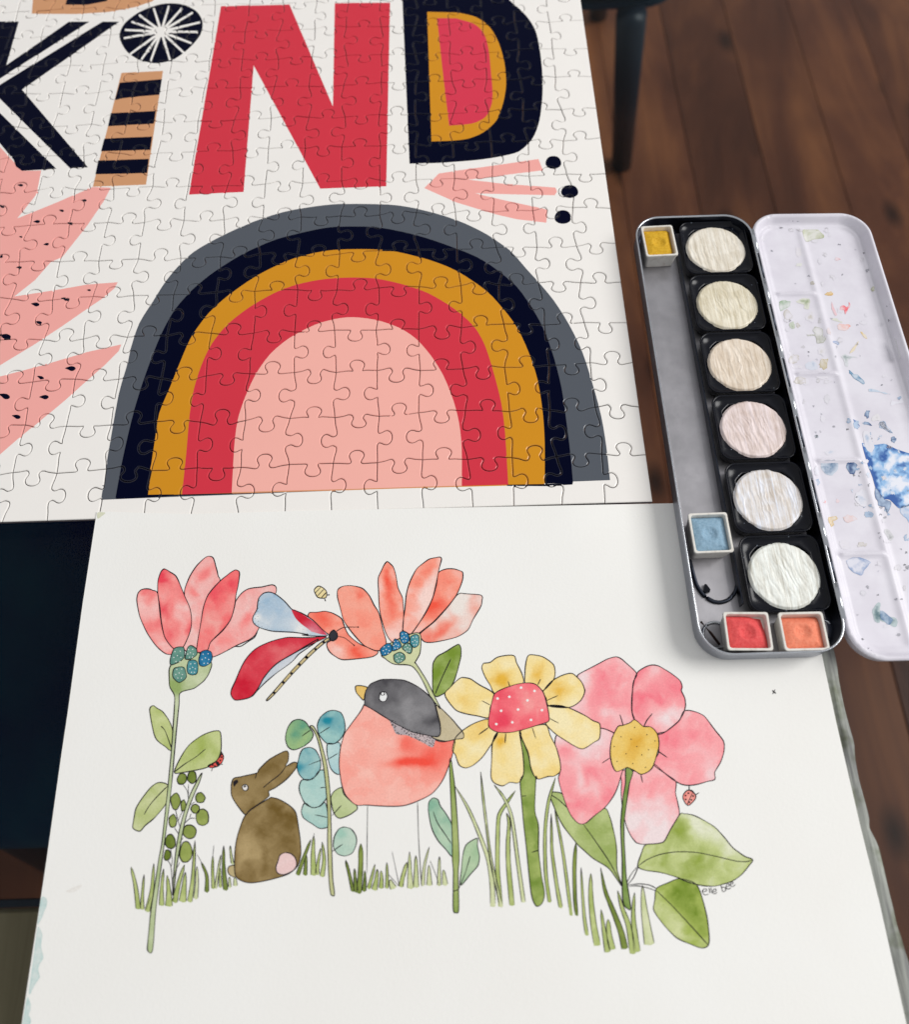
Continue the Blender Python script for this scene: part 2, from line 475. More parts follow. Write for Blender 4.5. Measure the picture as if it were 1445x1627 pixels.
def legs_a(c):
    out = [((top[0], top[1]), (foot[0], foot[1]))]
    out.append(((top[0] - 0.30, top[1]), (foot[0] - 0.40, foot[1])))
    out.append(((top[0], top[1] + 0.30), (foot[0], foot[1] + 0.40)))
    out.append(((top[0] - 0.30, top[1] + 0.30), (foot[0] - 0.40, foot[1] + 0.40)))
    return out
chair("dark teal padded chair beyond the glass with a thin black leg", (1003, 20), -0.28, 0.46, 0.46, 0.07, -0.150, 1, legs_a)
def legs_b(c):
    return [((c[0] + sx * 0.16, c[1] + sy * 0.16), (c[0] + sx * 0.21, c[1] + sy * 0.21)) for sx in (-1, 1) for sy in (-1, 1)]
chair("dark navy velvet chair seat under the glass left of the painting", (75, 1352), -0.26, 0.50, 0.44, 0.16, 0.05, 1, legs_b)

# ---- bench corner under the glass, bottom left
ZB = -0.30
e0 = unproj(np.array([0.0, 1432.0]), ZB); e1 = unproj(np.array([64.0, 1431.0]), ZB)
yb = (e0[1] + e1[1]) / 2
bench = thing("wooden_bench", "weathered grey-brown wooden bench under the glass at the bottom left", "bench", (-0.5, yb - 0.15, ZF))
for k in range(3):
    v, f = box_mesh("b", -0.85, -0.20, yb - 0.0045 - 0.145 * (k + 1) + 0.002, yb - 0.0045 - 0.145 * k, ZB - 0.025, ZB, 0.003)
    adopt(new_obj("bench_plank", v, f, M_BENCH, None), bench)
v, f = box_mesh("b", -0.85, -0.20, yb - 0.0040, yb + 0.0015, ZB - 0.03, ZB + 0.002, 0.0008)
adopt(new_obj("edge_strip", v, f, M_DARKSTEEL, None), bench)
for x in (-0.80, -0.26):
    v, f = box_mesh("b", x, x + 0.04, yb - 0.38, yb - 0.34, ZF, ZB - 0.025)
    adopt(new_obj("leg", v, f, M_LEG, None), bench)
    v, f = box_mesh("b", x, x + 0.04, yb - 0.06, yb - 0.02, ZF, ZB - 0.03)
    adopt(new_obj("leg", v, f, M_LEG, None), bench)


# ================================================================== JIGSAW
ZP = 0.0020                                    # card thickness
NC, NR = 19, 15
gx = [.0908, .0695, .0485, .0275, .0080, -.0150, -.0354, -.0567, -.0771, -.0993, -.1203, -.1421, -.1637, -.1861, -.2071]
while len(gx) < NC + 1: gx.append(gx[-1] - 0.0213)
gy = [.0012, .0264, .0521, .0777, .1031, .1291, .1539, .1803, .2061, .2327, .2575, .2850, .3099, .3363, .3622, .3880]
node = np.zeros((NC + 1, NR + 1, 2))
for i in range(NC + 1):
    for j in range(NR + 1):
        jx = 0 if i in (0, NC) else rng.uniform(-.0009, .0009)
        jy = 0 if j in (0, NR) else rng.uniform(-.0009, .0009)
        # away from the measured rows and columns the lines drift towards an even grid
        ex = .0908 - .02127 * i; w = min(1.0, j / 5.0) * 0.75
        node[i, j] = ((gx[i] * (1 - w) + ex * w) + jx, gy[j] + jy)
KNOB = [(0, 0), (.14, -.010), (.28, -.026), (.355, -.022), (.392, .018), (.378, .075), (.352, .125), (.343, .185), (.372, .243),
        (.432, .280), (.50, .290), (.568, .280), (.628, .243), (.657, .185), (.648, .125), (.622, .075), (.608, .018), (.645, -.022), (.72, -.026), (.86, -.010), (1, 0)]
def seam(a, b, side):
    """knobbed cut from a to b; side = +1 bulges to the left of a->b"""
    k = np.array(KNOB); sh = rng.uniform(-.035, .035); wd = rng.uniform(.94, 1.06); ht = rng.uniform(.90, 1.04)
    sag = rng.uniform(-1.0, 3.2); lean = rng.uniform(-.10, .10)
    mid = (k[:, 0] > .33) & (k[:, 0] < .67)
    k2 = k.copy()
    k2[1:-1, 0] = .5 + (k[1:-1, 0] - .5) * wd + sh * np.where(mid[1:-1], 1, 0.6)
    k2[:, 1] = np.where(k[:, 1] > 0, k[:, 1] * ht, k[:, 1] * sag)
    k2[:, 0] += lean * np.clip(k2[:, 1], 0, 1)
    k2 = catmull(k2, False, 3)
    d = b - a; L = 0.0232; ln_ = np.linalg.norm(d); u = d / ln_; nrm = np.array([-u[1], u[0]]) * side
    t = .5 + (k2[:, 0] - .5) * np.where((k2[:, 1] > .005) | (abs(k2[:, 0] - .5) < .2), L / ln_, 1.0)
    return a + np.outer(t * ln_, u) + np.outer(k2[:, 1] * L, nrm)
hs, vs = {}, {}
for i in range(NC):
    for j in range(NR + 1):
        a, b_ = node[i + 1, j], node[i, j]
        hs[i, j] = np.array([a, b_]) if j in (0, NR) else seam(a, b_, 1 if (i + j - 1) % 2 == 0 else -1)
for i in range(NC + 1):
    for j in range(NR):
        a, b_ = node[i, j], node[i, j + 1]
        vs[i, j] = np.array([a, b_]) if i in (0, NC) else seam(a, b_, -1 if (i - 1 + j) % 2 == 0 else 1)

# ---- the printed picture: ordered coloured outlines (photo pixels on the card surface)
ART = []
def art(colour, pts, smooth=0):
    p = catmull(pts, True, smooth) if smooth else np.asarray(pts, float)
    ART.append((PKEYS.index(colour), unproj(p, ZP)[:, :2]))
PXL = lambda *a: V(*a)
# pink slices with seeds
art('pink', V('A1', [(-60, 610), (100, 785), (188, 783), (168, 890), (78, 1003), (-60, 1030)]))
art('pink', V('A1', [(-60, 1010), (78, 1003), (260, 930), (425, 858), (507, 862), (475, 925), (400, 1035), (285, 1180)], 'A3', [(230, 50), (160, 130), (65, 205), (-60, 230)]))
art('pink', V('A3', [(-60, 205), (65, 205), (240, 178), (400, 150), (540, 140), (525, 168), (470, 215), (380, 275), (280, 345), (150, 430), (0, 520), (-60, 550)]))
art('pink', V('A3', [(-60, 590), (0, 572), (200, 520), (400, 460), (556, 425), (545, 455), (480, 520), (400, 590), (300, 680), (180, 780), (80, 860), (0, 930), (-60, 975)]))
for vw, sx, sy, s in [('A1', 93, 850, 11), ('A1', 8, 948, 12), ('A1', 170, 1018, 13), ('A1', 283, 968, 10), ('A1', 323, 1027, 11), ('A1', 387, 920, 10), ('A1', 95, 1088, 7),
                      ('A1', 213, 1122, 11), ('A1', 3, 1180, 9), ('A3', 88, 73, 11), ('A3', 300, 218, 13), ('A3', 163, 242, 16), ('A3', 408, 176, 8), ('A3', 178, 326, 14),
                      ('A3', 25, 390, 23), ('A3', 326, 537, 20), ('A3', 187, 579, 14), ('A3', 22, 664, 22), ('A3', 204, 668, 18), ('A3', 76, 758, 17), ('A3', 5, 15, 7)]:
    a0 = random.uniform(-0.25, 0.45)
    art('navy', V(vw, [(sx + s * (1.05 * ux * math.cos(a0) - .62 * uy * math.sin(a0)), sy + s * (1.05 * ux * math.sin(a0) + .62 * uy * math.cos(a0)))
                       for ux, uy in ((-1.35, -.25), (-.6, -.75), (.2, -.95), (.85, -.5), (.95, .2), (.5, .8), (-.1, .85), (-.7, .3))]), 3)
# letters
art('tan', V('A1', [(152, -60), (150, 0), (145, 63), (350, 65), (500, 55), (620, 33), (700, 5), (760, -60)]))
art('navy', V('A1', [(307, -60), (305, 0), (300, 22), (400, 22), (490, 5), (520, -60)]))
art('navy', V('A1', [(-90, 100), (85, 98), (28, 300), (315, 100), (410, 100), (0, 360), (-90, 415)]))
art('navy', V('A1', [(470, 100), (547, 100), (100, 412), (403, 768), (320, 772), (0, 455), (-45, 422), (0, 388)]))
art('navy', V('A1', [(-90, 440), (0, 520), (258, 775), (100, 785), (72, 765), (62, 735), (0, 660), (-90, 560)]))
art('navy', V('A1', [(548, 170), (570, 110), (640, 55), (740, 18), (830, 18), (900, 50), (930, 100), (920, 160), (870, 220), (800, 272), (720, 290), (640, 275), (580, 235)]), 4)
art('white', V('A1', [(740 + 30 * math.cos(a), 145 + 26 * math.sin(a)) for a in np.linspace(0, 2 * math.pi, 14, endpoint=False)]))
for ex_, ey_ in [(775, 26), (835, 38), (885, 57), (918, 102), (907, 146), (879, 199), (847, 246), (780, 276), (690, 282), (648, 273), (597, 249), (568, 176), (573, 138), (603, 100), (638, 68), (705, 37)]:
    dx, dy = ex_ - 740, ey_ - 145; l_ = math.hypot(dx, dy); nx_, ny_ = -dy / l_, dx / l_
    sx_, sy_ = 740 + dx * .1, 145 + dy * .1
    art('white', V('A1', [(sx_ + nx_ * 6, sy_ + ny_ * 6), (ex_ + nx_ * 4.5, ey_ + ny_ * 4.5), (ex_ - nx_ * 4.5, ey_ - ny_ * 4.5), (sx_ - nx_ * 6, sy_ - ny_ * 6)]))
art('tan', V('A1', [(557, 335), (748, 325), (670, 848), (425, 857)]))
for q in ([(549, 380), (743, 363), (732, 435), (640, 442), (527, 457)], [(508, 520), (715, 509), (706, 568), (495, 580)], [(478, 637), (698, 627), (689, 688), (463, 695)], [(450, 737), (683, 730), (675, 795), (437, 800)]):
    art('navy', V('A1', q))
art('red', [(351, 10), (460, 7), (529, 169), (532, 5), (620, 4), (614, 296), (509, 300), (403, 104), (387, 305), (300, 309)])
Dn = V('A2', [(880, -30), (930, 12), (990, 68), (1030, 130), (1050, 210), (1062, 320), (1063, 420), (1050, 530), (1020, 610), (960, 668), (880, 690), (780, 706), (640, 718)])
art('navy', V('A2', [(475, 723), (443, -10), (440, -60), (800, -60)]) + [tuple(p) for p in catmull(Dn, False, 4)])
art('mustard', V('A2', [(572, 625), (553, 52)]) + [tuple(p) for p in catmull(V('A2', [(690, 55), (770, 75), (830, 120), (870, 190), (895, 280), (902, 370), (890, 450), (860, 530), (800, 585), (730, 613), (650, 622)]), False, 4)])
art('dred', V('A2', [(650, 555), (620, 300), (597, 80)]) + [tuple(p) for p in catmull(V('A2', [(680, 80), (760, 105), (805, 150), (825, 220), (835, 320), (842, 400), (838, 460), (812, 515), (760, 543), (700, 552)]), False, 4)])
# little plant beside the D
art('pink', V('A2', [(540, 830), (605, 765), (820, 735), (1045, 702), (1065, 752), (900, 772), (735, 793), (900, 812), (1120, 828), (1127, 845), (1117, 862), (940, 858), (765, 853), (900, 885), (1085, 925), (1080, 983), (950, 968), (850, 945), (680, 893)]))
for dx, dy, rx, ry in ((1111, 717, 35, 30), (1183, 845, 38, 30), (1153, 958, 37, 32)):
    art('navy', V('A2', [(dx + rx * math.cos(a) * (1 + .05 * math.sin(3 * a)), dy + ry * math.sin(a) * (1 + .05 * math.cos(2 * a))) for a in np.linspace(0, 2 * math.pi, 18, endpoint=False)]))
# rainbow
RB = [
 ('grey', [(160, 794), (172, 718), (188, 628), (201, 583), (208, 552), (221, 514), (242, 480), (263, 447), (284, 422), (308, 400), (346, 378), (398, 354), (450, 337), (500, 328), (545, 324), (617, 325), (660, 331), (703, 342), (739, 355), (775, 373), (811, 398), (836, 426), (858, 450), (881, 478), (905, 516), (926, 559), (942, 609), (956, 661), (964, 709), (970, 763)]),
 ('navy', [(183, 791), (194, 732), (208, 670), (221, 625), (239, 573), (256, 531), (277, 493), (304, 462), (332, 438), (363, 417), (391, 401), (440, 380), (500, 365), (538, 360), (599, 361), (660, 373), (710, 389), (757, 408), (789, 428), (821, 455), (845, 488), (865, 524), (881, 569), (893, 617), (901, 673), (907, 721), (911, 767)]),
 ('mustard', [(235, 787), (240, 739), (246, 698), (253, 656), (270, 615), (287, 573), (304, 535), (332, 497), (367, 466), (408, 438), (453, 416), (490, 404), (530, 397), (588, 396), (631, 400), (682, 413), (725, 430), (773, 462), (801, 492), (823, 522), (841, 561), (855, 605), (863, 657), (866, 705), (866, 770)]),
 ('red', [(289, 785.5), (296, 718), (301, 660), (308, 618), (320, 580), (337, 545), (363, 514), (398, 487), (439, 464), (480, 450), (520, 443), (560, 441), (600, 443), (641, 452), (681, 466), (721, 490), (753, 518), (771, 549), (785, 593), (797, 641), (803, 689), (808, 770)]),
 ('peach', [(368, 783), (372, 711), (377, 670), (388, 635), (405, 597), (429, 563), (460, 537), (500, 516), (532, 507), (560, 504), (596, 508), (633, 520), (661, 538), (685, 565), (705, 597), (721, 637), (730, 673), (734, 713), (734, 773)])]
for c, p in RB:
    art(c, [tuple(q) for q in catmull(p, False, 3)])
art('navy', [(865, 769), (911, 766.5), (910, 770), (866, 772.5), (806, 772), (806, 770)])
art('navy', [(185, 789), (236, 786), (275, 785.5), (279, 786.6), (262, 789), (225, 791), (184, 793)])
art('line', [(368, 782), (520, 778), (733, 771.5), (734, 773), (520, 780), (369, 784)])

# all print edges as segments
SEG_A = np.vstack([a for _, a in ART]); SEG_B = np.vstack([np.roll(a, -1, 0) for _, a in ART])
SLO, SHI = np.minimum(SEG_A, SEG_B), np.maximum(SEG_A, SEG_B)
def print_colour(P):
    col = np.zeros(len(P), np.int32)
    for ci, poly in ART: col[inside(P, poly)] = ci
    return col
def offset_in(p, d):
    e1_ = p - np.roll(p, 1, 0); e2_ = np.roll(p, -1, 0) - p
    e1_ /= np.linalg.norm(e1_, axis=1)[:, None] + 1e-12; e2_ /= np.linalg.norm(e2_, axis=1)[:, None] + 1e-12
    n1_ = np.stack([-e1_[:, 1], e1_[:, 0]], 1); n2_ = np.stack([-e2_[:, 1], e2_[:, 0]], 1)
    m_ = n1_ + n2_; m_ /= np.maximum((m_ * m_).sum(1)[:, None] / 2, 0.35)
    return p + m_ * d

puzzle = thing("jigsaw_puzzle", "large assembled jigsaw with bold lettering and a rainbow, on the glass", "puzzle", (-0.1, 0.19, 0))
piece_mats = [PRINTS[k] for k in PKEYS] + [M_CARD, M_CARD_CUT] + [EDGES[k] for k in PKEYS]
for j in range(NR):
    for i in range(NC):
        loop = np.vstack([hs[i, j][:-1], vs[i, j][:-1], hs[i, j + 1][::-1][:-1], vs[i + 1, j][::-1][:-1]])
        cen = loop.mean(0)
        o0, o1, o2 = offset_in(loop, .00015), offset_in(loop, .00032), offset_in(loop, .00062)
        n = len(loop)
        lift = rng.uniform(-.00007, .00007); tx, ty = rng.normal(0, .0032, 2)
        zt = lambda p, dz: [(q[0], q[1], ZP + lift + dz + (q[0] - cen[0]) * tx + (q[1] - cen[1]) * ty) for q in p]
        # top face cut along the printed edges
        lo, hi = o2.min(0), o2.max(0)
        k = np.where((SHI[:, 0] > lo[0]) & (SLO[:, 0] < hi[0]) & (SHI[:, 1] > lo[1]) & (SLO[:, 1] < hi[1]))[0]
        pts = [tuple(p) for p in o2]; edges = [(a, (a + 1) % n) for a in range(n)]
        for s in k:
            edges.append((len(pts), len(pts) + 1)); pts += [tuple(SEG_A[s]), tuple(SEG_B[s])]
        tv, tf = cdt(pts, edges)
        tf = [ccw(tv, t) for t in tf if len(t) == 3]
        cc = np.array([tv[list(t)].mean(0) for t in tf])
        keep = inside(cc, o2)
        tf = [t for t, kk in zip(tf, keep) if kk]; colr = print_colour(cc[keep])
        verts = zt(tv, 0.0); faces = list(tf); mi = list(colr)
        b0 = len(verts)
        verts += zt(o2, 0.0) + zt(o1, -.00012) + zt(o0, -.00048) + [(q[0], q[1], 0.00002) for q in o0]
        rc = print_colour((o1 + np.roll(o1, -1, 0)) / 2)
        for ring in range(3):
            for a in range(n):
                a2 = (a + 1) % n; q0 = b0 + ring * n; q1 = q0 + n
                faces.append((q1 + a, q1 + a2, q0 + a2, q0 + a))
                mi.append(int(rc[a]) + len(PKEYS) + 2 if ring == 0 else (int(rc[a]) if ring == 1 else len(PKEYS)))
        vv = np.array(verts); key = np.round(vv / 1e-6).astype(np.int64)
        _, first, inv = np.unique(key, axis=0, return_index=True, return_inverse=True); inv = inv.ravel()
        need = np.unique(np.array([inv[q] for fc in faces for q in fc])); back = -np.ones(len(first), int); back[need] = np.arange(len(need))
        verts = vv[first[need]]
        ff = [tuple(dict.fromkeys(int(back[inv[q]]) for q in fc)) for fc in faces]
        ok = [len(fc) > 2 for fc in ff]
        faces = [fc for fc, w_ in zip(ff, ok) if w_]; mi = [m for m, w_ in zip(mi, ok) if w_]
        used = sorted(set(mi)); remap = {u: q for q, u in enumerate(used)}
        o = new_obj("puzzle_piece", verts, faces, [piece_mats[u] for u in used], None, [remap[m] for m in mi])
        adopt(o, puzzle)

# ================================================================== PAINT TIN
ZT0, ZT1 = 0.0008, 0.0115
TX0, TX1, TY0, TY1 = 0.0995, 0.1603, -0.0735, 0.1632
tc = ((TX0 + TX1) / 2, (TY0 + TY1) / 2); tw, th = TX1 - TX0, TY1 - TY0
tin = thing("paint_tin", "open silver metal watercolour tin with white enamel palette lid, lying on glass and paper", "paint box", (tc[0], tc[1], ZT0))
RC = 0.0135
def rr(ins, n=12): return rrect(tw - 2 * ins, th - 2 * ins, RC - ins, n)
loops = [lp(rr(.0022), ZT0, tc), lp(rr(.0010), ZT0 + .0003, tc), lp(rr(.0004), ZT0 + .0012, tc), lp(rr(.00025), ZT1 - .0006, tc)]
v, f = loft(loops, True, False)
adopt(new_obj("tin_body", v, f, M_TIN, None, smooth=True), tin)
loops = [lp(rr(.00025), ZT1 - .0007, tc), lp(rr(-.00015), ZT1 - .0004, tc), lp(rr(-.0001), ZT1 - .0001, tc), lp(rr(.0003), ZT1, tc), lp(rr(.0007), ZT1 - .0002, tc), lp(rr(.0008), ZT1 - .0006, tc)]
v, f = loft(loops, False, False)
adopt(new_obj("rolled_rim", v, f, M_STEEL, None, smooth=True), tin)
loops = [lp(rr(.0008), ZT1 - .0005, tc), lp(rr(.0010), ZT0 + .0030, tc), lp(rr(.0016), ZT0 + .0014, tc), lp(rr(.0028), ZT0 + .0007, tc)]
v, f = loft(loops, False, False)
M_WALL_REFL = metal_mat("tin_wall_dark_reflection", (58, 62, 76), 0.3)  # same tin metal, with the dark reflections on the walls put into its colour
adopt(new_obj("inner_wall", v, f, M_WALL_REFL, None, smooth=True), tin)
v, f = loft([lp(rr(.0028), ZT0 + .0007, tc), lp(rr(.0040), ZT0 + .0006, tc)], False, True)
adopt(new_obj("tin_floor", v, f, M_TIN_IN, None, smooth=False), tin)
ZFL = ZT0 + .0006
# raised tongue that holds the pans, and the channel rail
v, f = box_mesh("r", .1216, .1223, -.050, .1585, ZFL, .0058, .0002)
adopt(new_obj("channel_rail", v, f, M_DARKSTEEL, None), tin)
def ribbon(path, w, closed=False):
    p = np.asarray(path, float); d = np.roll(p, -1, 0) - np.roll(p, 1, 0)
    if not closed: d[0] = p[1] - p[0]; d[-1] = p[-1] - p[-2]
    d[:, :2] /= np.linalg.norm(d[:, :2], axis=1)[:, None] + 1e-12
    nrm = np.stack([-d[:, 1], d[:, 0], np.zeros(len(p))], 1)
    w = np.broadcast_to(np.asarray(w, float), (len(p),))[:, None]
    v = np.vstack([p + nrm * w / 2, p - nrm * w / 2]); n = len(p)
    f = [(n + a, n + (a + 1) % n, (a + 1) % n, a) for a in range(n if closed else n - 1)]
    return v, f
U = catmull(V('T6', [(232, 730), (250, 800), (272, 870), (310, 925), (360, 958), (405, 964), (450, 948), (485, 905), (500, 850)]), False, 5)
U = unproj(U, ZFL + .0004)
v, f = tube([tuple(p) for p in U], .0009, 8)
adopt(new_obj("punched_lip", v, f, M_DARKSTEEL, None, smooth=True), tin)
for cpx, r_ in (((1139, 1009), .0056), ((1308, 1006), .0060)):
    c0 = unproj(np.array(cpx, float), ZFL + .0003)
    v, f = tube([(c0[0] + r_ * math.cos(a), c0[1] + r_ * math.sin(a), c0[2]) for a in np.linspace(0, 2 * math.pi, 33)], .0007, 8)
    adopt(new_obj("clip_ring", v, f, M_STEEL, None, smooth=True), tin)
# hinge along the right side
hx, hz = TX1 + .0004, ZT1 - .0009
ylist = np.linspace(-.0600, .1530, 14)
for k in range(13):
    steel = k % 2 == 0
    a, b_ = ylist[k] + .0004, ylist[k + 1] - .0004
    v, f = tube([(hx, a, hz), (hx, b_, hz)], .00115 if steel else .00095, 12)
    adopt(new_obj("hinge_knuckle", v, f, M_STEEL if steel else M_DARKSTEEL, None, smooth=True), tin)

# ---- lid: stamped enamel palette
LX0, LX1, LY0, LY1 = 0.1616, 0.2232, -0.0768, 0.1634
lc = ((LX0 + LX1) / 2, (LY0 + LY1) / 2); lw, lh = LX1 - LX0, LY1 - LY0; LR = 0.0140
ridge = np.array([unproj(np.array(p, float), .006)[:2] for p in ((1276, 390), (1327, 594), (1390, 775), (1436, 950))])
RX = float(ridge[:, 0].mean())
cross_y = [float(unproj(np.array([x, y], float), .006)[1]) for x, y in ((1262, 466), (1292, 593), (1326, 731), (1364, 880))]
def lid_dist(x, y):
    qx = np.abs(x - lc[0]) - (lw / 2 - LR); qy = np.abs(y - lc[1]) - (lh / 2 - LR)
    return LR - np.hypot(np.maximum(qx, 0), np.maximum(qy, 0)) - np.minimum(np.maximum(qx, qy), 0)
def sstep(a, b_, x):
    t = np.clip((x - a) / (b_ - a), 0, 1); return t * t * (3 - 2 * t)
def lid_z(x, y):
    x = np.asarray(x, float); y = np.asarray(y, float)
    d = lid_dist(x, y)
    tilt = -(x - LX0) / lw * .0016
    z = .0104 - .0042 * sstep(.0008, .0036, d) - .0007 * sstep(.0046, .0062, d)
    z = z + .0004 * (1 - sstep(.0, .0007, np.abs(d - .0006)))
    g = .75 * np.exp(-((x - RX) / .0018) ** 2)
    for cy_ in cross_y: g = np.maximum(g, 1.7 * np.exp(-((y - cy_) / .0011) ** 2) * sstep(RX + .002, RX - .002, x))
    z = z + g * .0010 * sstep(.0046, .0075, d)
    return z + tilt
gxs = np.arange(LX0, LX1, .0007); gys = np.arange(LY0, LY1, .0009)
GX, GY = np.meshgrid(gxs, gys); GP = np.stack([GX.ravel(), GY.ravel()], 1)
dd = lid_dist(GP[:, 0], GP[:, 1]); GP = GP[dd > .0004]
outl = rrect(lw, lh, LR, 14) + np.array(lc)
ol = []
for a in range(len(outl)):
    p, q = outl[a], outl[(a + 1) % len(outl)]; m_ = max(1, int(np.linalg.norm(q - p) / .0009))
    ol += [p + (q - p) * t / m_ for t in range(m_)]
ol = np.array(ol)
tv, tf = cdt([tuple(p) for p in ol] + [tuple(p) for p in GP], [(a, (a + 1) % len(ol)) for a in range(len(ol))])
tf = [ccw(tv, t) for t in tf]
lv = [(p[0], p[1], z) for p, z in zip(tv, lid_z(tv[:, 0], tv[:, 1]))]
b0 = len(lv); n = len(ol)
zt_ = lid_z(ol[:, 0], ol[:, 1])
for dz, out in ((-.0003, .0006), (-.0009, .0008), (-.0016, .0004), (-.0062, -.0004), (-.0078, -.002)):
    e = offset_in(ol, -out); lv += [(q[0], q[1], z + dz) for q, z in zip(e, zt_)]
lf = list(tf)
for a in range(n): lf.append((b0 + a, b0 + (a + 1) % n, (a + 1) % n, a))
for ring in range(4):
    for a in range(n):
        q0 = b0 + ring * n; q1 = q0 + n
        lf.append((q1 + a, q1 + (a + 1) % n, q0 + (a + 1) % n, q0 + a))
lf.append(tuple(reversed(range(b0 + 4 * n, b0 + 5 * n))))
lid = adopt(new_obj("palette_lid", lv, lf, M_ENAMEL, None, smooth=True), tin)

# ---- six round pans
def rsq(w, r, n=10):
    return rrect(w, w, r, n)
def circ_like(w, r, rad, n=10):
    """circle points at the same angles as the rounded square's points"""
    p = rrect(w, w, r, n); a = np.arctan2(p[:, 1], p[:, 0]); return np.stack([rad * np.cos(a), rad * np.sin(a)], 1)
CW, CR = .0352, .0055
PAN_C = [(.1411, .1434), (.1411, .1073), (.1411, .0711), (.1411, .0347), (.1412, -.0020), (.1413, -.0384)]
PAN_INFO = [
    ("round pan of pale cream pearl paint in black cup, beside the yellow half pan", (196, 184, 162), (226, 217, 201), (244, 239, 228)),
    ("round pan of ivory pearl paint, second from the top of the tin", (192, 180, 150), (224, 214, 190), (243, 237, 220)),
    ("round pan of warm beige pearl paint, third from the top of the tin", (196, 177, 154), (226, 210, 191), (243, 232, 218)),
    ("round pan of pinkish pearl paint, third from the bottom of the tin", (198, 177, 168), (228, 211, 205), (242, 227, 229)),
    ("round pan of white pearl paint with lilac streaks and one black speck", (196, 184, 172), (228, 221, 215), (234, 240, 254)),
    ("round pan of silvery white pearl paint above the red and salmon pans", (192, 188, 174), (232, 232, 224), (246, 251, 247))]
def make_cup():
    z0, z1 = ZFL, .0082
    L_ = [lp(rsq(CW - .004, CR - .001), z0), lp(rsq(CW - .0026, CR - .0006), z0 + .0008), lp(rsq(CW - .0008, CR), z1 - .0010), lp(rsq(CW - .0001, CR), z1 - .0004), lp(rsq(CW - .0003, CR), z1),
          lp(rsq(CW - .0014, CR - .0005), z1), lp(rsq(CW - .0020, CR - .0008), z1 - .0005), lp(rsq(CW - .0028, CR - .0012), z1 - .0016),
          lp(circ_like(CW, CR, .0164), z1 - .0013), lp(circ_like(CW, CR, .0158), z1 - .0012), lp(circ_like(CW, CR, .0155), z1 - .0018), lp(circ_like(CW, CR, .0153), z1 - .0042)]
    return loft(L_, True, True)
cup_me = None
for k, ((px_, py_), (lab, c1, c2, c3)) in enumerate(zip(PAN_C, PAN_INFO)):
    root = thing("round_paint_pan", lab, "paint pan", (px_, py_, ZFL), "round pearl pans in the tin")
    if cup_me is None:
        v, f = make_cup(); v = [(a, b_, c - ZFL) for a, b_, c in v]
        cup = new_obj("cup", v, f, M_BLACK, root, smooth=False); cup_me = cup.data
        for p in cup_me.polygons: p.use_smooth = len(p.vertices) == 4
    else:
        cup = bpy.data.objects.new("cup", cup_me); COL.objects.link(cup); cup.parent = root
    cup.location = (0, .0010, 0)
    # brushed, ridged pearl surface
    R_ = .0154; nr, na = 46, 120
    ang = np.linspace(0, 2 * math.pi, na, endpoint=False); rad = np.linspace(0, R_, nr + 1)[1:]
    X = np.concatenate([[0], (rad[:, None] * np.cos(ang)).ravel()]); Y = np.concatenate([[0], (rad[:, None] * np.sin(ang)).ravel()])
    wx = X + .0016 * (fbm(X * 260 + k * 9, Y * 160, 5 + k, 3) - .5) * 2.2 + Y * (.26 if k % 2 else .16)
    st = fbm(wx * 640 + 40 * k, Y * 24 + 11 * k, 31 + k, 3)
    rdg = 1 - np.abs(2 * st - 1)
    Z = .0076 - ZFL + .00030 * (rdg ** 2.0 - .5) + .00010 * fbm(X * 900, Y * 420, 77 + k, 2)
    edge = np.hypot(X, Y) / R_
    Z = Z - .0009 * sstep(.93, 1.0, edge)
    fv = [(0, 1 + a, 1 + (a + 1) % na) for a in range(na)]
    for r_ in range(nr - 1):
        for a in range(na):
            fv.append((1 + r_ * na + a, 1 + (r_ + 1) * na + a, 1 + (r_ + 1) * na + (a + 1) % na, 1 + r_ * na + (a + 1) % na))
    new_obj("paint_disc", np.stack([X, Y, Z], 1), fv, pearl_mat("pearl_paint", c1, c2, c3), root, smooth=True)

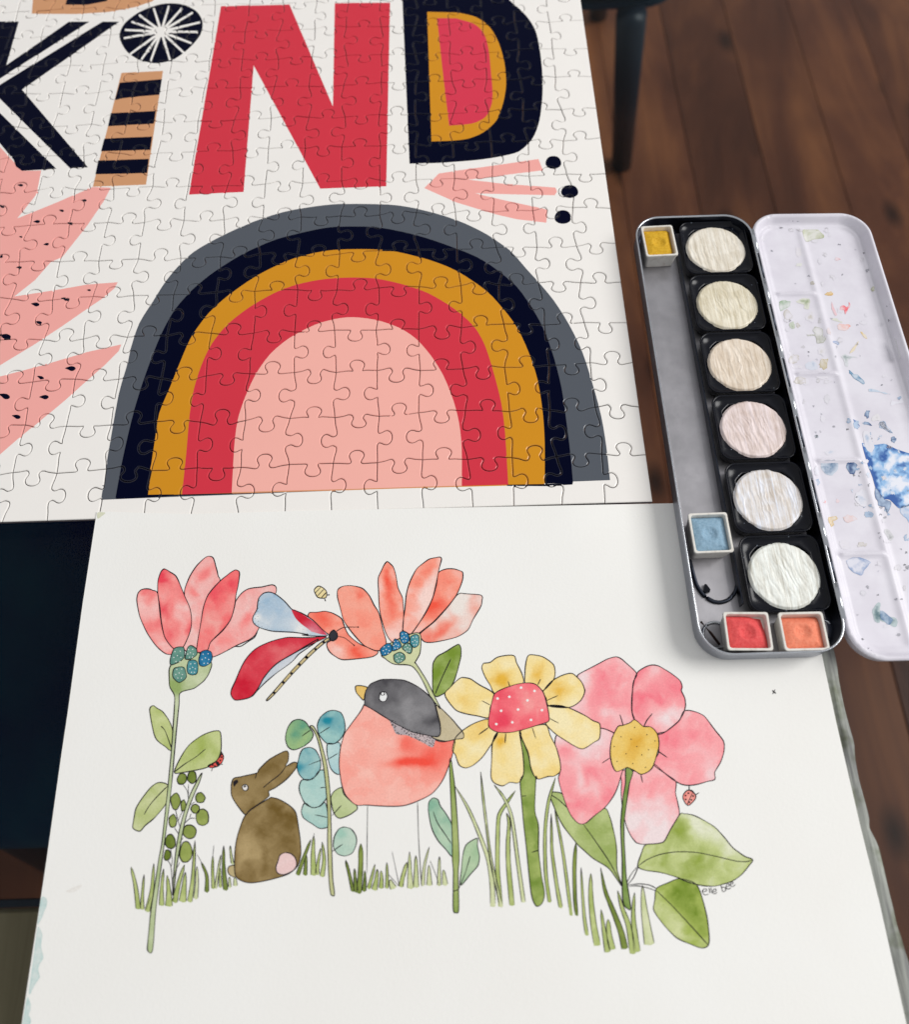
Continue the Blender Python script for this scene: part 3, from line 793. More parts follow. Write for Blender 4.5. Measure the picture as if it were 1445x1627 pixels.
# ---- four half pans
CAKES = dict(yellow=((150, 100, 8), (206, 158, 30), (226, 186, 62)), blue=((84, 108, 126), (134, 166, 188), (158, 186, 204)),
             red=((168, 36, 44), (222, 78, 80), (238, 108, 104)), salmon=((196, 92, 62), (238, 134, 104), (248, 160, 130)))
def half_pan(label, key, quad, wx, wy, tilt, seed):
    c = unproj(np.array(quad, float), .0113).mean(0)
    root = thing("half_pan", label, "paint pan", (c[0], c[1], ZFL), "half pans in the tin")
    root.rotation_euler = (0, 0, math.radians(tilt))
    H = .0113 - ZFL
    def q(s, z): return lp(rrect(wx - s, wy - s, .0012, 4), z)
    L_ = [q(.0030, 0), q(.0024, .0004), q(.0006, H - .0012), q(.0, H - .0010), q(.0, H - .0002), q(.0003, H), q(.0018, H), q(.0021, H - .0003), q(.0024, H - .0040)]
    v, f = loft(L_, True, True)
    new_obj("cup", v, f, M_PANW, root)
    n_ = 44; s_ = np.linspace(-1, 1, n_); SX, SY = np.meshgrid(s_, s_)
    X = SX * (wx - .0025) / 2; Y = SY * (wy - .0025) / 2
    e = np.maximum(np.abs(SX), np.abs(SY))
    Z = H - .0021 + .0009 * (1 - sstep(.55, 1.0, e)) - .0006 * sstep(.88, 1.0, e)
    rr_ = np.hypot(X, Y)
    scuff = np.exp(-(rr_ / .0028) ** 2)
    Z = Z - .0010 * scuff * (.6 + .8 * fbm(X * 2600, Y * 2600, seed, 3)) + .00035 * (fbm(X * 700, Y * 700, seed + 3, 4) - .5) + .0003 * np.exp(-((rr_ - .0036) / .0009) ** 2)
    if key == 'red': Z = Z - .0022 * sstep(.35, 1.0, (SX + SY * .8) / 1.6) * .9
    if key == 'salmon': Z = Z - .0012 * sstep(.5, 1.0, SY)
    if key == 'yellow': Z = Z - .0011 * sstep(.7, 1.0, SX)
    fv = [(a * n_ + b2, a * n_ + b2 + 1, (a + 1) * n_ + b2 + 1, (a + 1) * n_ + b2) for a in range(n_ - 1) for b2 in range(n_ - 1)]
    new_obj("paint_cake", np.stack([X.ravel(), Y.ravel(), Z.ravel()], 1), fv, cake_mat(key + "_paint_cake", *CAKES[key]), root, smooth=True)
half_pan("white half pan of mustard yellow paint in the corner of the tin", 'yellow', [(1019, 359.5), (1069, 356), (1078.4, 404.8), (1027.8, 408.7)], .0166, .0205, 1.5, 3)
half_pan("white half pan of dusty blue paint in the tin's empty channel", 'blue', [(1095.5, 815), (1156, 813.8), (1168, 878), (1102, 878)], .0172, .0190, 0.5, 8)
half_pan("white half pan of bright red paint smeared over its rim", 'red', [(1151.7, 969.8), (1225, 974.6), (1227, 1033.7), (1154.6, 1032.7)], .0188, .0165, -2.2, 14)
half_pan("white half pan of salmon orange paint right of the red one", 'salmon', [(1237, 973.6), (1310.6, 971), (1318, 1032.7), (1248, 1033.7)], .0186, .0165, -0.5, 21)

# ---- loose bits in the tin
cp = unproj(np.array(V('T6', [(306, 905), (312, 868), (322, 866), (332, 882), (345, 896), (340, 912), (320, 916)])), ZFL + .0003)
v = [tuple(p) for p in cp] + [(p[0], p[1], p[2] + .0007 + .0004 * (i % 2)) for i, p in enumerate(cp)]
n = len(cp); f = [tuple(reversed(range(n)))] + [(a, (a + 1) % n, n + (a + 1) % n, n + a) for a in range(n)] + [tuple(range(n, 2 * n))]
f = [tuple(reversed(x)) for x in f]
tag(new_obj("paint_chip", v, f, M_BLACK), "small black triangular chip below the blue half pan", "chip")
p0 = unproj(np.array((1114.5, 988.0)), .0092); p1 = unproj(np.array((1144.0, 1024.0)), .0030)
v, f = tube([tuple(p0), tuple((p0 + p1) / 2 + np.array([.0002, 0, .0002])), tuple(p1)], [.0005, .0006, .0006], 8)
M_STICK, *_ = base_mat("dark_brown_wood", (58, 40, 34), 0.5, 0.3)
tag(new_obj("splinter", v, f, M_STICK, None, smooth=True), "thin dark brown stick leaning beside the red half pan", "stick")

# ================================================================== PAINTING
PT = 0.00055                                   # sheet thickness
def paper_bottom(x, y):
    """the sheet lies on the glass and climbs over the jigsaw's lower edge at its top left"""
    x = np.asarray(x, float); y = np.asarray(y, float)
    wx = 1 - sstep(.050, .094, x)
    return .00004 + .00206 * sstep(-.050, .0005, y) * wx
def paper_top(x, y): return paper_bottom(x, y) + PT
left_edge = [(153.5, 813), (151, 829), (130.8, 960), (107.6, 1129), (97, 1200), (74, 1363), (64, 1430), (43.6, 1563), (34, 1627), (8, 1800)]
right_edge = [(1482, 1800), (1441.5, 1627), (1398.5, 1434), (1367.5, 1310), (1329.5, 1146), (1308, 1045), (1252, 797)]
top_edge = [(1180, 797.5), (1075, 799.5), (900, 803), (700, 807), (480, 811.5), (400, 814), (304, 816.5), (227, 815), (175, 813)]
po = left_edge + right_edge + top_edge
dens = []
for a in range(len(po)):
    p, q = np.array(po[a], float), np.array(po[(a + 1) % len(po)], float); m_ = max(1, int(np.linalg.norm(q - p) / 14))
    dens += [p + (q - p) * t / m_ for t in range(m_)]
PO = on_surface(np.array(dens), paper_top)[:, :2]
if ((PO[:, 0] * np.roll(PO[:, 1], -1)) - (np.roll(PO[:, 0], -1) * PO[:, 1])).sum() < 0: PO = PO[::-1]
gx_, gy_ = np.meshgrid(np.arange(-.175, .165, .0035), np.arange(-.245, .012, .0035))
G = np.stack([gx_.ravel(), gy_.ravel()], 1); G = G[inside(G, PO)]; G = G[seg_dist(G, PO) > .001]
n = len(PO)
tv, tf = cdt([tuple(p) for p in PO] + [tuple(p) for p in G], [(a, (a + 1) % n) for a in range(n)])
tf = [ccw(tv, t) for t in tf]; cc = np.array([tv[list(t)].mean(0) for t in tf]); kp = inside(cc, PO); tf = [t for t, k in zip(tf, kp) if k]
zt_ = paper_top(tv[:, 0], tv[:, 1]); nv = len(tv)
vv = [(p[0], p[1], z) for p, z in zip(tv, zt_)] + [(p[0], p[1], z - PT) for p, z in zip(tv, zt_)]
ff = list(tf) + [(nv + t[0], nv + t[2], nv + t[1]) for t in tf] + [(nv + a, nv + (a + 1) % n, (a + 1) % n, a) for a in range(n)]
painting = thing("watercolour_painting", "white paper sheet with watercolour flowers, rabbit and bird, in front of the jigsaw", "painting", (0, -.1, 0))
adopt(new_obj("paper_sheet", vv, ff, M_PAPER, None, smooth=False), painting)

# ---- painted shapes: thin films of pigment with ink lines
LAYER = 0.000022
def wash(light, dark, bias=0.35, amp=0.9, blobs=(), scale=26.0, mid=None, edge=0.10, edge_w=2.2, run=0.09):
    return dict(light=np.array(light, float), dark=np.array(dark, float), bias=bias, amp=amp, blobs=blobs, scale=scale, mid=mid, edge=edge, edge_w=edge_w, run=run)
SEED = [0]
def pigment(P, poly, w, seed):
    x, y = P[:, 0], P[:, 1]; s = w['scale']
    wx = x + (fbm(x / s * 1.4, y / s * 1.4, seed + 3) - .5) * s * .9; wy = y + (fbm(x / s * 1.4, y / s * 1.4, seed + 9) - .5) * s * .9
    m = w['bias'] + (fbm(wx / s, wy / s, seed, 4) - .5) * w['amp'] * 1.3
    vx, vy = x + (wx - x) * .45, y + (wy - y) * .45
    for b_ in w['blobs']:
        bx, by, br, amt = b_[:4]; ry = b_[4] if len(b_) > 4 else br; an = math.radians(b_[5]) if len(b_) > 5 else 0
        ux = (vx - bx) * math.cos(an) + (vy - by) * math.sin(an); uy = -(vx - bx) * math.sin(an) + (vy - by) * math.cos(an)
        m = m + amt * np.exp(-(ux / br) ** 2 - (uy / ry) ** 2)
    # back-runs: crisp irregular tide marks inside the wash
    t_ = fbm(wx / s * 1.3 + 31, wy / s * 1.3 + 7, seed + 40, 4)
    m = m + w['run'] * (np.clip((t_ - .50) / .035, 0, 1) - .5) + w['run'] * .9 * np.exp(-((t_ - .505) / .018) ** 2)
    if w['edge'] != 0:
        d = seg_dist(P, poly); m = m + w['edge'] * np.exp(-(d / w['edge_w']) ** 2)
    m = np.clip(m, 0, 1)[:, None]
    a, b_ = lin(w['light']), lin(w['dark'])
    if w['mid'] is not None:
        c = lin(w['mid']); col = np.where(m < .5, a + (c - a) * m * 2, c + (b_ - c) * (m * 2 - 1))
    else: col = a + (b_ - a) * m
    return col
def ribbon_px(path, w, taper=0.0):
    p = np.asarray(path, float); n_ = len(p)
    d = np.zeros_like(p); d[1:-1] = p[2:] - p[:-2]; d[0] = p[1] - p[0]; d[-1] = p[-1] - p[-2]
    d /= np.linalg.norm(d, axis=1)[:, None] + 1e-9; nn = np.stack([-d[:, 1], d[:, 0]], 1)
    ww = np.full(n_, float(w)) * (1 + .35 * (vnoise(np.arange(n_) * .23 + p[0, 0], np.full(n_, p[0, 1]), 4) - .5) * 2)
    if taper > 0: ww *= np.clip(np.minimum(np.arange(n_), np.arange(n_)[::-1]) / (taper * n_) + .35, 0, 1)
    return np.vstack([p + nn * ww[:, None] / 2, p - nn * ww[:, None] / 2]), [(a, a + 1, n_ + a + 1, n_ + a) for a in range(n_ - 1)]
def film(name, outline=None, w=None, layer=0, ink=1.5, lines=(), blacks=(), gels=(), parent=None, surf=paper_top, smooth=5, line_w=1.45, root=None,
         fill_mat=None, step=2.6, wobble=.35, dots=(), open_ink=None, lift=0.0, label=None):
    """outline in photo px -> a film of pigment lying on the surface, outlined in ink"""
    SEED[0] += 1; seed = SEED[0]
    V2, F2, MI, C2, ZL = [], [], [], [], []
    def push(pv_, pf_, mi_, col_, lay_):
        base = sum(len(a) for a in V2)
        V2.append(np.asarray(pv_, float)); F2.extend([tuple(base + q for q in fc) for fc in pf_]); MI.extend([mi_] * len(pf_))
        C2.append(np.broadcast_to(col_, (len(pv_), 3))); ZL.append(np.full(len(pv_), lay_))
    grey = lin((60, 55, 60))
    if outline is not None:
        poly = catmull(outline, True, smooth) if smooth > 1 else np.asarray(outline, float)
        ii = np.arange(len(poly))
        if wobble: poly = poly + np.stack([vnoise(ii * .31 + seed, ii * 0., seed) - .5, vnoise(ii * .31 + seed, ii * 0. + 5, seed) - .5], 1) * 2 * wobble
        lo, hi = poly.min(0), poly.max(0)
        gx0, gy0 = np.meshgrid(np.arange(lo[0], hi[0], step), np.arange(lo[1], hi[1], step))
        gg = np.stack([gx0.ravel(), gy0.ravel()], 1) + rng.uniform(-.5, .5, (gx0.size, 2))
        if len(gg): gg = gg[inside(gg, poly)]
        if len(gg): gg = gg[seg_dist(gg, poly) > step * .45]
        m_ = len(poly)
        tv_, tf_ = cdt([tuple(p) for p in poly] + [tuple(p) for p in gg], [(a, (a + 1) % m_) for a in range(m_)])
        tf_ = [t for t in tf_ if len(t) == 3]
        cc_ = np.array([tv_[list(t)].mean(0) for t in tf_]); kp_ = inside(cc_, poly)
        tf_ = [ccw(tv_, t)[::-1] for t, k in zip(tf_, kp_) if k]          # image y points down
        push(tv_, tf_, 0, pigment(tv_, poly, w, seed), layer)
        if ink > 0:
            if open_ink is None: r_ = np.vstack([poly, poly[:2]])
            else: r_ = catmull(open_ink, False, smooth)
            rv, rf = ribbon_px(r_, ink); push(rv, rf, 1, grey, layer + .5)
    for l_ in lines:
        l_ = catmull(l_, False, 6) if len(l_) > 2 else np.linspace(l_[0], l_[1], 6)
        rv, rf = ribbon_px(l_, line_w, .12); push(rv, rf, 1, grey, layer + .6)
    for bl in blacks:
        bp = catmull(bl, True, 4); c_ = bp.mean(0); q = len(bp)
        push(np.vstack([bp, c_[None]]), [(a, (a + 1) % q, q)[::-1] for a in range(q)], 1, grey, layer + .7)
    for (dx, dy, dr) in dots:
        a = np.linspace(0, 2 * math.pi, 9, endpoint=False); bp = np.stack([dx + dr * np.cos(a), dy + dr * np.sin(a)], 1)
        push(np.vstack([bp, [[dx, dy]]]), [(q, (q + 1) % 9, 9)[::-1] for q in range(9)], 1, grey, layer + .75)
    for (dx, dy, dr) in gels:
        a = np.linspace(0, 2 * math.pi, 13, endpoint=False); bp = np.stack([dx + dr * np.cos(a), dy + dr * .94 * np.sin(a)], 1)
        push(np.vstack([bp, [[dx, dy]]]), [(q, (q + 1) % 13, 13)[::-1] for q in range(13)], 2, lin((240, 240, 236)), layer + .8)
    pv_ = np.vstack(V2); Pw = on_surface(pv_, surf); Pw[:, 2] += .00003 + lift + np.concatenate(ZL) * LAYER
    o = new_obj(name, Pw, F2, [fill_mat or M_PAINT, M_INK, M_GEL], None, MI)
    at = o.data.attributes.new("pigment", 'FLOAT_COLOR', 'POINT')
    at.data.foreach_set("color", np.hstack([np.vstack(C2), np.ones((len(Pw), 1))]).astype(np.float32).ravel())
    adopt(o, root or painting)
    if parent is not None:
        o.parent = parent
    if label: o["label"] = label
    return o
def B(view, *bl):
    ox, oy, s = VIEWS[view]
    return tuple((ox + b_[0] * s, oy + b_[1] * s, b_[2] * s, b_[3]) + ((b_[4] * s,) if len(b_) > 4 else ()) + ((b_[5],) if len(b_) > 5 else ()) for b_ in bl)
def DOTS(view, pts, r): return [p + (r,) for p in V(view, pts)]
CORAL_L, CORAL_M, CORAL_D = (248, 204, 198), (250, 146, 142), (238, 72, 88)
ORNG_L, ORNG_M, ORNG_D = (248, 214, 204), (251, 156, 134), (245, 90, 68)
PINK_L, PINK_M, PINK_D = (241, 222, 222), (250, 170, 173), (245, 102, 122)
LEAF_L, LEAF_D = (214, 220, 164), (160, 177, 86)
STEM_L, STEM_D = (210, 217, 182), (172, 187, 134)

# --- coral flower on the left
stem1 = V('P1', [(345, 945), (330, 1020), (335, 1110), (370, 1172)], 'P5', [(372, 0), (350, 330), (315, 700), (275, 1050)], 'P9', [(345, 330), (290, 700), (263, 960), (268, 1022), (303, 1005), (325, 700), (370, 350)],
          'P5', [(320, 870), (350, 600), (375, 330), (405, 0)], 'P1', [(415, 1160), (520, 1125), (590, 1075), (635, 1010), (655, 930), (545, 850), (440, 880)])
fl = film("painted_flower", stem1, wash(STEM_L, (150, 172, 104), .35, .8, B('P1', (370, 1100, 60, .7))), 2, label="coral flower with blue-green beads painted at the left")
P1 = lambda *p: V('P1', list(p))
film("petal", P1((445, 410), (480, 285), (540, 190), (605, 125), (640, 115), (672, 135), (690, 200), (705, 265), (720, 305), (700, 500), (560, 830), (440, 820), (500, 620)),
     wash((243, 206, 200), CORAL_D, .18, .5, B('P1', (600, 260, 90, .35, 30, 120), (520, 390, 45, .4), (560, 650, 70, .2)), mid=CORAL_M), 0, parent=fl)
film("petal", P1((838, 465), (900, 385), (950, 362), (1040, 350), (1110, 333), (1145, 345), (1150, 390), (1100, 500), (1010, 680), (960, 745), (835, 805), (670, 885), (625, 830), (650, 770), (760, 660)),
     wash((243, 202, 196), CORAL_D, .20, .5, B('P1', (930, 590, 90, .5, 35, 120), (720, 780, 160, .3, 60, -30)), mid=CORAL_M), 0, parent=fl,
     lines=[P1((835, 805), (880, 803), (940, 765), (985, 735), (1010, 680))])
film("petal", P1((245, 405), (200, 375), (160, 363), (110, 375), (88, 410), (85, 480), (110, 590), (160, 700), (230, 800), (300, 860), (350, 865), (370, 820), (300, 740), (265, 600)),
     wash(CORAL_L, CORAL_D, .40, .7, B('P1', (190, 450, 50, .25), (180, 640, 60, .3), (310, 830, 60, -.3)), mid=CORAL_M), 0.1, parent=fl)
film("petal", P1((290, 213), (330, 230), (380, 265), (410, 320), (445, 410), (490, 510), (502, 600), (490, 690), (440, 808), (370, 825), (305, 750), (275, 650), (262, 520), (245, 400), (245, 310), (262, 245)),
     wash(CORAL_L, CORAL_D, .48, .8, B('P1', (280, 290, 70, .5), (300, 520, 80, .35), (350, 720, 80, .3), (430, 560, 70, -.3), (360, 280, 40, -.3)), mid=CORAL_M), 1, parent=fl)
film("petal", P1((870, 260), (862, 228), (835, 222), (780, 255), (720, 305), (630, 410), (595, 500), (575, 610), (545, 800), (550, 850), (620, 835), (650, 770), (740, 680), (800, 600), (830, 500), (845, 400), (862, 320)),
     wash((246, 168, 160), CORAL_D, .48, .8, B('P1', (800, 330, 60, .4), (710, 430, 80, .3), (640, 640, 90, -.25)), mid=(248, 118, 118)), 1.1, parent=fl)
TEALS = {'b': ((58, 140, 178), (10, 92, 142)), 't': ((112, 172, 174), (48, 128, 142)), 'g': ((126, 168, 150), (74, 128, 118))}
def bead(view, pts, c, parent):
    p = V(view, pts); q = np.array(p); c0 = q.mean(0); R_ = (q.max(0) - q.min(0)) / 2
    g = [(c0[0] + R_[0] * a, c0[1] + R_[1] * b2, .85) for a, b2 in ((-.35, -.5), (.4, -.55), (0, -.05), (-.5, .15), (.5, .15), (-.2, .6), (.35, .6))]
    film("bead", p, wash(TEALS[c][0], TEALS[c][1], .5, .8, scale=9.), 3, gels=g, parent=parent, ink=1.3, smooth=4)
for pts, c in (([(370, 820), (440, 812), (448, 880), (420, 915), (345, 948), (340, 900)], 'g'), ([(500, 798), (540, 825), (540, 870), (495, 903), (455, 900), (455, 880), (475, 815)], 'g'),
               ([(575, 850), (615, 832), (650, 845), (660, 890), (645, 935), (600, 958), (565, 950), (557, 910)], 'b'), ([(480, 920), (515, 908), (545, 925), (550, 980), (540, 1015), (510, 1025), (475, 1010), (468, 960)], 't'),
               ([(375, 970), (430, 962), (452, 980), (462, 1040), (410, 1082), (362, 1045), (360, 1000)], 'g')): bead('P1', pts, c, fl)
P5 = lambda *p: V('P5', list(p))
film("leaf", P5((180, 40), (205, 5), (240, 25), (290, 60), (335, 130), (358, 200), (355, 345), (300, 320), (235, 265), (205, 180)), wash(LEAF_L, LEAF_D, .6, .8), 1, lines=[P5((268, 163), (300, 200), (350, 335))], parent=fl)
film("leaf", P5((370, 515), (410, 420), (480, 310), (580, 235), (680, 200), (725, 215), (730, 340), (700, 420), (630, 475), (530, 500), (420, 520)), wash(LEAF_L, LEAF_D, .45, .9, B('P5', (600, 280, 90, .35))), 1, lines=[P5((370, 515), (440, 460), (540, 395), (610, 337))], parent=fl)
film("leaf", P5((325, 620), (260, 593), (195, 625), (120, 720), (75, 800), (55, 900), (55, 945), (105, 968), (150, 920), (220, 860), (310, 750)), wash((212, 216, 168), LEAF_D, .38, .8), 1, lines=[P5((320, 620), (240, 700), (180, 770), (138, 840))], parent=fl)

def ladybird(view, outline, c1, c2, blacks, lines, dots, lab):
    film("painted_ladybird", V(view, outline), wash(c1, c2, .5, .8, scale=8.), 0.5, lines=[V(view, l_) for l_ in lines], blacks=[V(view, b_) for b_ in blacks], dots=[V(view, [d])[0] + (1.5,) for d in dots], label=lab, smooth=4)
ladybird('P5', [(730, 358), (746, 400), (735, 440), (700, 470), (650, 480), (630, 466), (690, 430), (722, 390)], (240, 110, 96), (222, 56, 52), [[(685, 440), (705, 432), (718, 455), (705, 470)]],
         [[(715, 452), (742, 456)], [(662, 482), (655, 508)], [(695, 432), (708, 470)]], [(733, 400), (722, 425), (715, 400), (665, 460), (680, 468), (738, 378)], "red ladybird painted on the edge of a leaf")
ladybird('P4', [(845, 1090), (870, 1065), (900, 1068), (930, 1100), (925, 1130), (880, 1172), (855, 1155), (840, 1120)], (246, 176, 164), (238, 134, 124), [[(878, 1062), (905, 1062), (925, 1085), (932, 1102), (905, 1078)]],
         [[(910, 1080), (868, 1170)], [(885, 1062), (884, 1032)], [(928, 1098), (956, 1081)]], [(878, 1085), (858, 1102), (860, 1130), (913, 1105), (900, 1133), (886, 1150)], "pink ladybird painted below the pink flower")

# --- sprig of small round leaves
sp = film("painted_sprig", P5((582, 520), (560, 600), (520, 690), (455, 880), (415, 1080), (378, 1310), (366, 1445)) + P5((356, 1445), (364, 1310), (388, 1080), (428, 880), (490, 690), (540, 590)),
          wash(STEM_L, STEM_D, .4, .6), 1.2, lines=[P5(*l_) for l_ in ([(478, 605), (478, 700)], [(437, 610), (470, 660), (478, 720)], [(380, 800), (395, 870), (413, 935)], [(437, 815), (420, 840), (400, 890)], [(530, 740), (480, 775)], [(500, 830), (487, 865)],
          [(530, 868), (490, 870), (440, 915)], [(370, 940), (405, 990)], [(440, 1015), (405, 1060)], [(342, 1105), (355, 1190), (345, 1240)], [(318, 1190), (345, 1240), (360, 1445)], [(412, 1205), (380, 1270), (368, 1320)])], line_w=1.0, label="sprig of small dark round leaves painted left of the rabbit")
for x, y, rx, ry, dk in [(427, 568, 38, 42, .8), (505, 553, 35, 50, .9), (380, 737, 37, 65, .55), (440, 770, 20, 45, .6), (568, 710, 38, 42, .7), (530, 797, 32, 35, .6), (583, 858, 52, 62, .45), (360, 888, 30, 50, .5), (487, 967, 50, 53, .55), (342, 1048, 40, 55, .95), (318, 1150, 25, 42, 1.0), (462, 1127, 50, 80, .45)]:
    a = np.linspace(0, 2 * math.pi, 9, endpoint=False); k = 1 + rng.uniform(-.1, .1, 9)
    film("leaf", [tuple(q) for q in V('P5', [(x + rx * kk * math.cos(t), y + ry * kk * math.sin(t)) for t, kk in zip(a, k)])], wash((178, 190, 108), (104, 122, 44), dk, .4, scale=12.), 0.4, parent=sp)

# --- rabbit
RB_L, RB_D = (182, 158, 112), (112, 88, 40)
rb = film("painted_rabbit", P5((1105, 712), (1150, 715), (1240, 760), (1300, 820), (1320, 930), (1338, 1060), (1340, 1150), (1310, 1240), (1230, 1300), (1100, 1340), (960, 1362), (880, 1345), (835, 1300), (832, 1150), (850, 1020), (890, 890), (935, 820), (1020, 760)),
          wash(RB_L, RB_D, .55, .55, B('P5', (1180, 880, 170, .3), (900, 1100, 60, -.5, 140), (1000, 1180, 45, -.35, 150), (950, 1300, 100, .35), (1060, 1200, 25, .3, 120), (1250, 1290, 60, -.4)), 20., edge=.2), 1, label="brown rabbit with a pink tail painted in profile")
film("head", P5((808, 600), (830, 560), (900, 545), (1000, 522), (1020, 490), (1100, 415), (1190, 365), (1230, 353), (1245, 375), (1240, 430), (1225, 470), (1280, 440), (1310, 445), (1300, 490), (1230, 570), (1150, 630), (1095, 660), (1095, 700), (1020, 755), (950, 805), (915, 840), (860, 780), (815, 710), (805, 650)),
     wash(RB_L, RB_D, .58, .5, B('P5', (850, 740, 60, -.3), (1150, 450, 120, .2, 40, -40)), 20., edge=.15), 0.5, parent=rb, lines=[P5((990, 565), (1000, 522)), P5((1050, 635), (1100, 592), (1180, 530), (1225, 468))], smooth=4)
film("nose", None, None, 1.5, blacks=[P5((820, 592), (835, 577), (853, 573), (860, 592), (842, 610), (828, 628))], parent=rb)
film("eye", P5((890, 632), (900, 612), (915, 607), (932, 618), (934, 640), (920, 656), (902, 654)), wash((236, 232, 226), (225, 220, 214), .3, .2), 1.6, dots=[P5((910, 622))[0] + (2.2,)], gels=[P5((908, 619))[0] + (.7,)], parent=rb)
film("tail", P5((1180, 1150), (1220, 1130), (1265, 1140), (1300, 1175), (1305, 1230), (1275, 1270), (1215, 1298), (1160, 1285), (1150, 1240), (1165, 1195)), wash((240, 216, 212), (232, 188, 186), .4, .6), 2.2, parent=rb)
film("foot", P5((834, 1230), (790, 1235), (778, 1265), (790, 1295), (838, 1318)), wash((206, 190, 148), (176, 156, 108), .4, .6), 0.4, parent=rb)

# --- orange flower
P2 = lambda *p: V('P2', list(p))
stem2 = P2((610, 870), (640, 900), (700, 940), (780, 945), (850, 960), (920, 1060), (985, 1190), (1050, 1272), (1055, 1265), (960, 1075), (872, 937), (865, 930), (905, 850), (905, 710), (820, 715), (660, 790))
of = film("painted_flower", stem2, wash((214, 216, 172), (184, 194, 138), .4, .7), 2, label="orange flower with blue beads painted above the bird")
film("petal", P2((45, 575), (60, 545), (110, 545), (180, 535), (240, 553), (300, 590), (320, 640), (360, 720), (450, 790), (580, 838), (550, 880), (480, 895), (320, 908), (250, 880), (200, 830), (190, 780), (240, 740), (150, 680), (80, 610)),
     wash(ORNG_L, ORNG_D, .45, .7, B('P2', (170, 620, 90, .4), (440, 840, 70, .45), (310, 770, 60, .2), (270, 850, 60, -.4), (400, 700, 50, .3)), mid=ORNG_M), 0, parent=of)
film("petal", P2((270, 420), (275, 370), (310, 345), (370, 340), (460, 360), (510, 410), (560, 500), (595, 570), (620, 680), (645, 780), (610, 830), (560, 835), (480, 800), (400, 720), (340, 640), (310, 580), (285, 480)),
     wash((245, 190, 170), ORNG_D, .36, .45, B('P2', (440, 410, 45, .3), (460, 600, 150, .1), (600, 790, 60, .15)), mid=ORNG_M), 1, parent=of)
film("petal", P2((650, 157), (690, 185), (715, 240), (735, 350), (770, 440), (778, 540), (770, 680), (740, 760), (690, 770), (645, 710), (615, 620), (595, 530), (588, 400), (585, 280), (620, 200)),
     wash(ORNG_L, ORNG_D, .40, .6, B('P2', (660, 280, 28, .5, 110), (680, 500, 45, .5, 120), (700, 740, 60, -.25)), mid=ORNG_M), 1.1, parent=of)
film("petal", P2((1068, 130), (1040, 122), (970, 140), (890, 200), (830, 300), (800, 400), (785, 540), (772, 680), (830, 710), (860, 680), (920, 590), (970, 500), (1010, 400), (1035, 280), (1060, 170)),
     wash(ORNG_L, ORNG_D, .38, .7, B('P2', (980, 210, 90, .3, 40, -50), (880, 330, 60, .3, 120, 20), (940, 480, 60, -.4, 130, 25)), mid=ORNG_M), 1, parent=of)
film("petal", P2((1230, 240), (1180, 215), (1110, 212), (1045, 240), (1030, 330), (1000, 440), (940, 560), (840, 710), (900, 700), (1000, 620), (1100, 520), (1180, 415), (1225, 310)),
     wash(ORNG_L, ORNG_D, .48, .6, B('P2', (1100, 290, 80, .3), (1000, 500, 60, .35, 100, 30), (880, 680, 60, -.2)), mid=ORNG_M), 0.3, parent=of)
film("petal", P2((1190, 410), (1240, 400), (1370, 413), (1380, 450), (1370, 500), (1310, 600), (1270, 680), (1180, 735), (1000, 773), (940, 770), (910, 740), (905, 705), (1020, 610), (1110, 510)),
     wash((238, 228, 220), ORNG_D, .22, .6, B('P2', (1080, 670, 110, .6, 45, -40), (1330, 520, 60, .25), (960, 740, 60, .4), (1200, 480, 110, -.25)), mid=(244, 166, 148)), 0, parent=of)
for pts, c in (([(600, 825), (650, 785), (680, 790), (690, 840), (640, 875), (610, 870)], 'b'), ([(700, 770), (715, 748), (745, 765), (760, 810), (700, 840), (690, 810)], 'b'), ([(750, 705), (775, 688), (810, 705), (820, 760), (780, 785), (755, 765)], 'b'),
               ([(830, 735), (870, 712), (895, 730), (895, 790), (860, 815), (830, 790)], 't'), ([(775, 800), (805, 778), (840, 800), (840, 845), (820, 860), (770, 825)], 'g'), ([(705, 870), (750, 850), (785, 870), (788, 905), (740, 935), (708, 915)], 'g')): bead('P2', pts, c, of)
film("leaf", P2((1000, 1000), (1005, 930), (1040, 880), (1110, 840), (1190, 790), (1215, 810), (1218, 880), (1195, 970), (1170, 1060), (1120, 1140), (1035, 1190), (1003, 1150)), wash((190, 204, 134), (120, 146, 50), .6, .9, B('P2', (1160, 850, 60, .3), (1050, 1120, 60, .3))), 1, parent=of, lines=[P2((1020, 1170), (1070, 1050), (1140, 900))])
# its lower stem with two leaves
P6 = lambda *p: V('P6', list(p)); P7 = lambda *p: V('P7', list(p))
st = film("stem", P6((1322, 440), (1325, 560), (1340, 900), (1345, 1160)) + P7((292, 800), (292, 1080), (315, 1108), (335, 1080), (330, 800)) + P6((1396, 1160), (1385, 900), (1362, 620), (1336, 420)), wash((186, 196, 132), (126, 150, 66), .6, .7), 1.2, parent=of,
          lines=[P7((292, 945), (330, 930), (345, 895))])
film("leaf", P7((290, 675), (230, 620), (170, 550), (120, 440), (100, 320), (105, 260), (140, 230), (175, 245), (190, 290), (240, 360), (283, 450)), wash((200, 218, 190), (136, 180, 154), .55, .9, B('P7', (140, 280, 50, .5))), 0.4, parent=of, lines=[P7((138, 335), (170, 420), (230, 510), (277, 580))])
film("leaf", P7((345, 900), (355, 760), (370, 640), (400, 580), (475, 540), (478, 600), (492, 690), (480, 750), (420, 820)), wash((204, 218, 184), (158, 190, 150), .5, .8), 0.4, parent=of, lines=[P7((345, 900), (385, 800), (422, 675))])

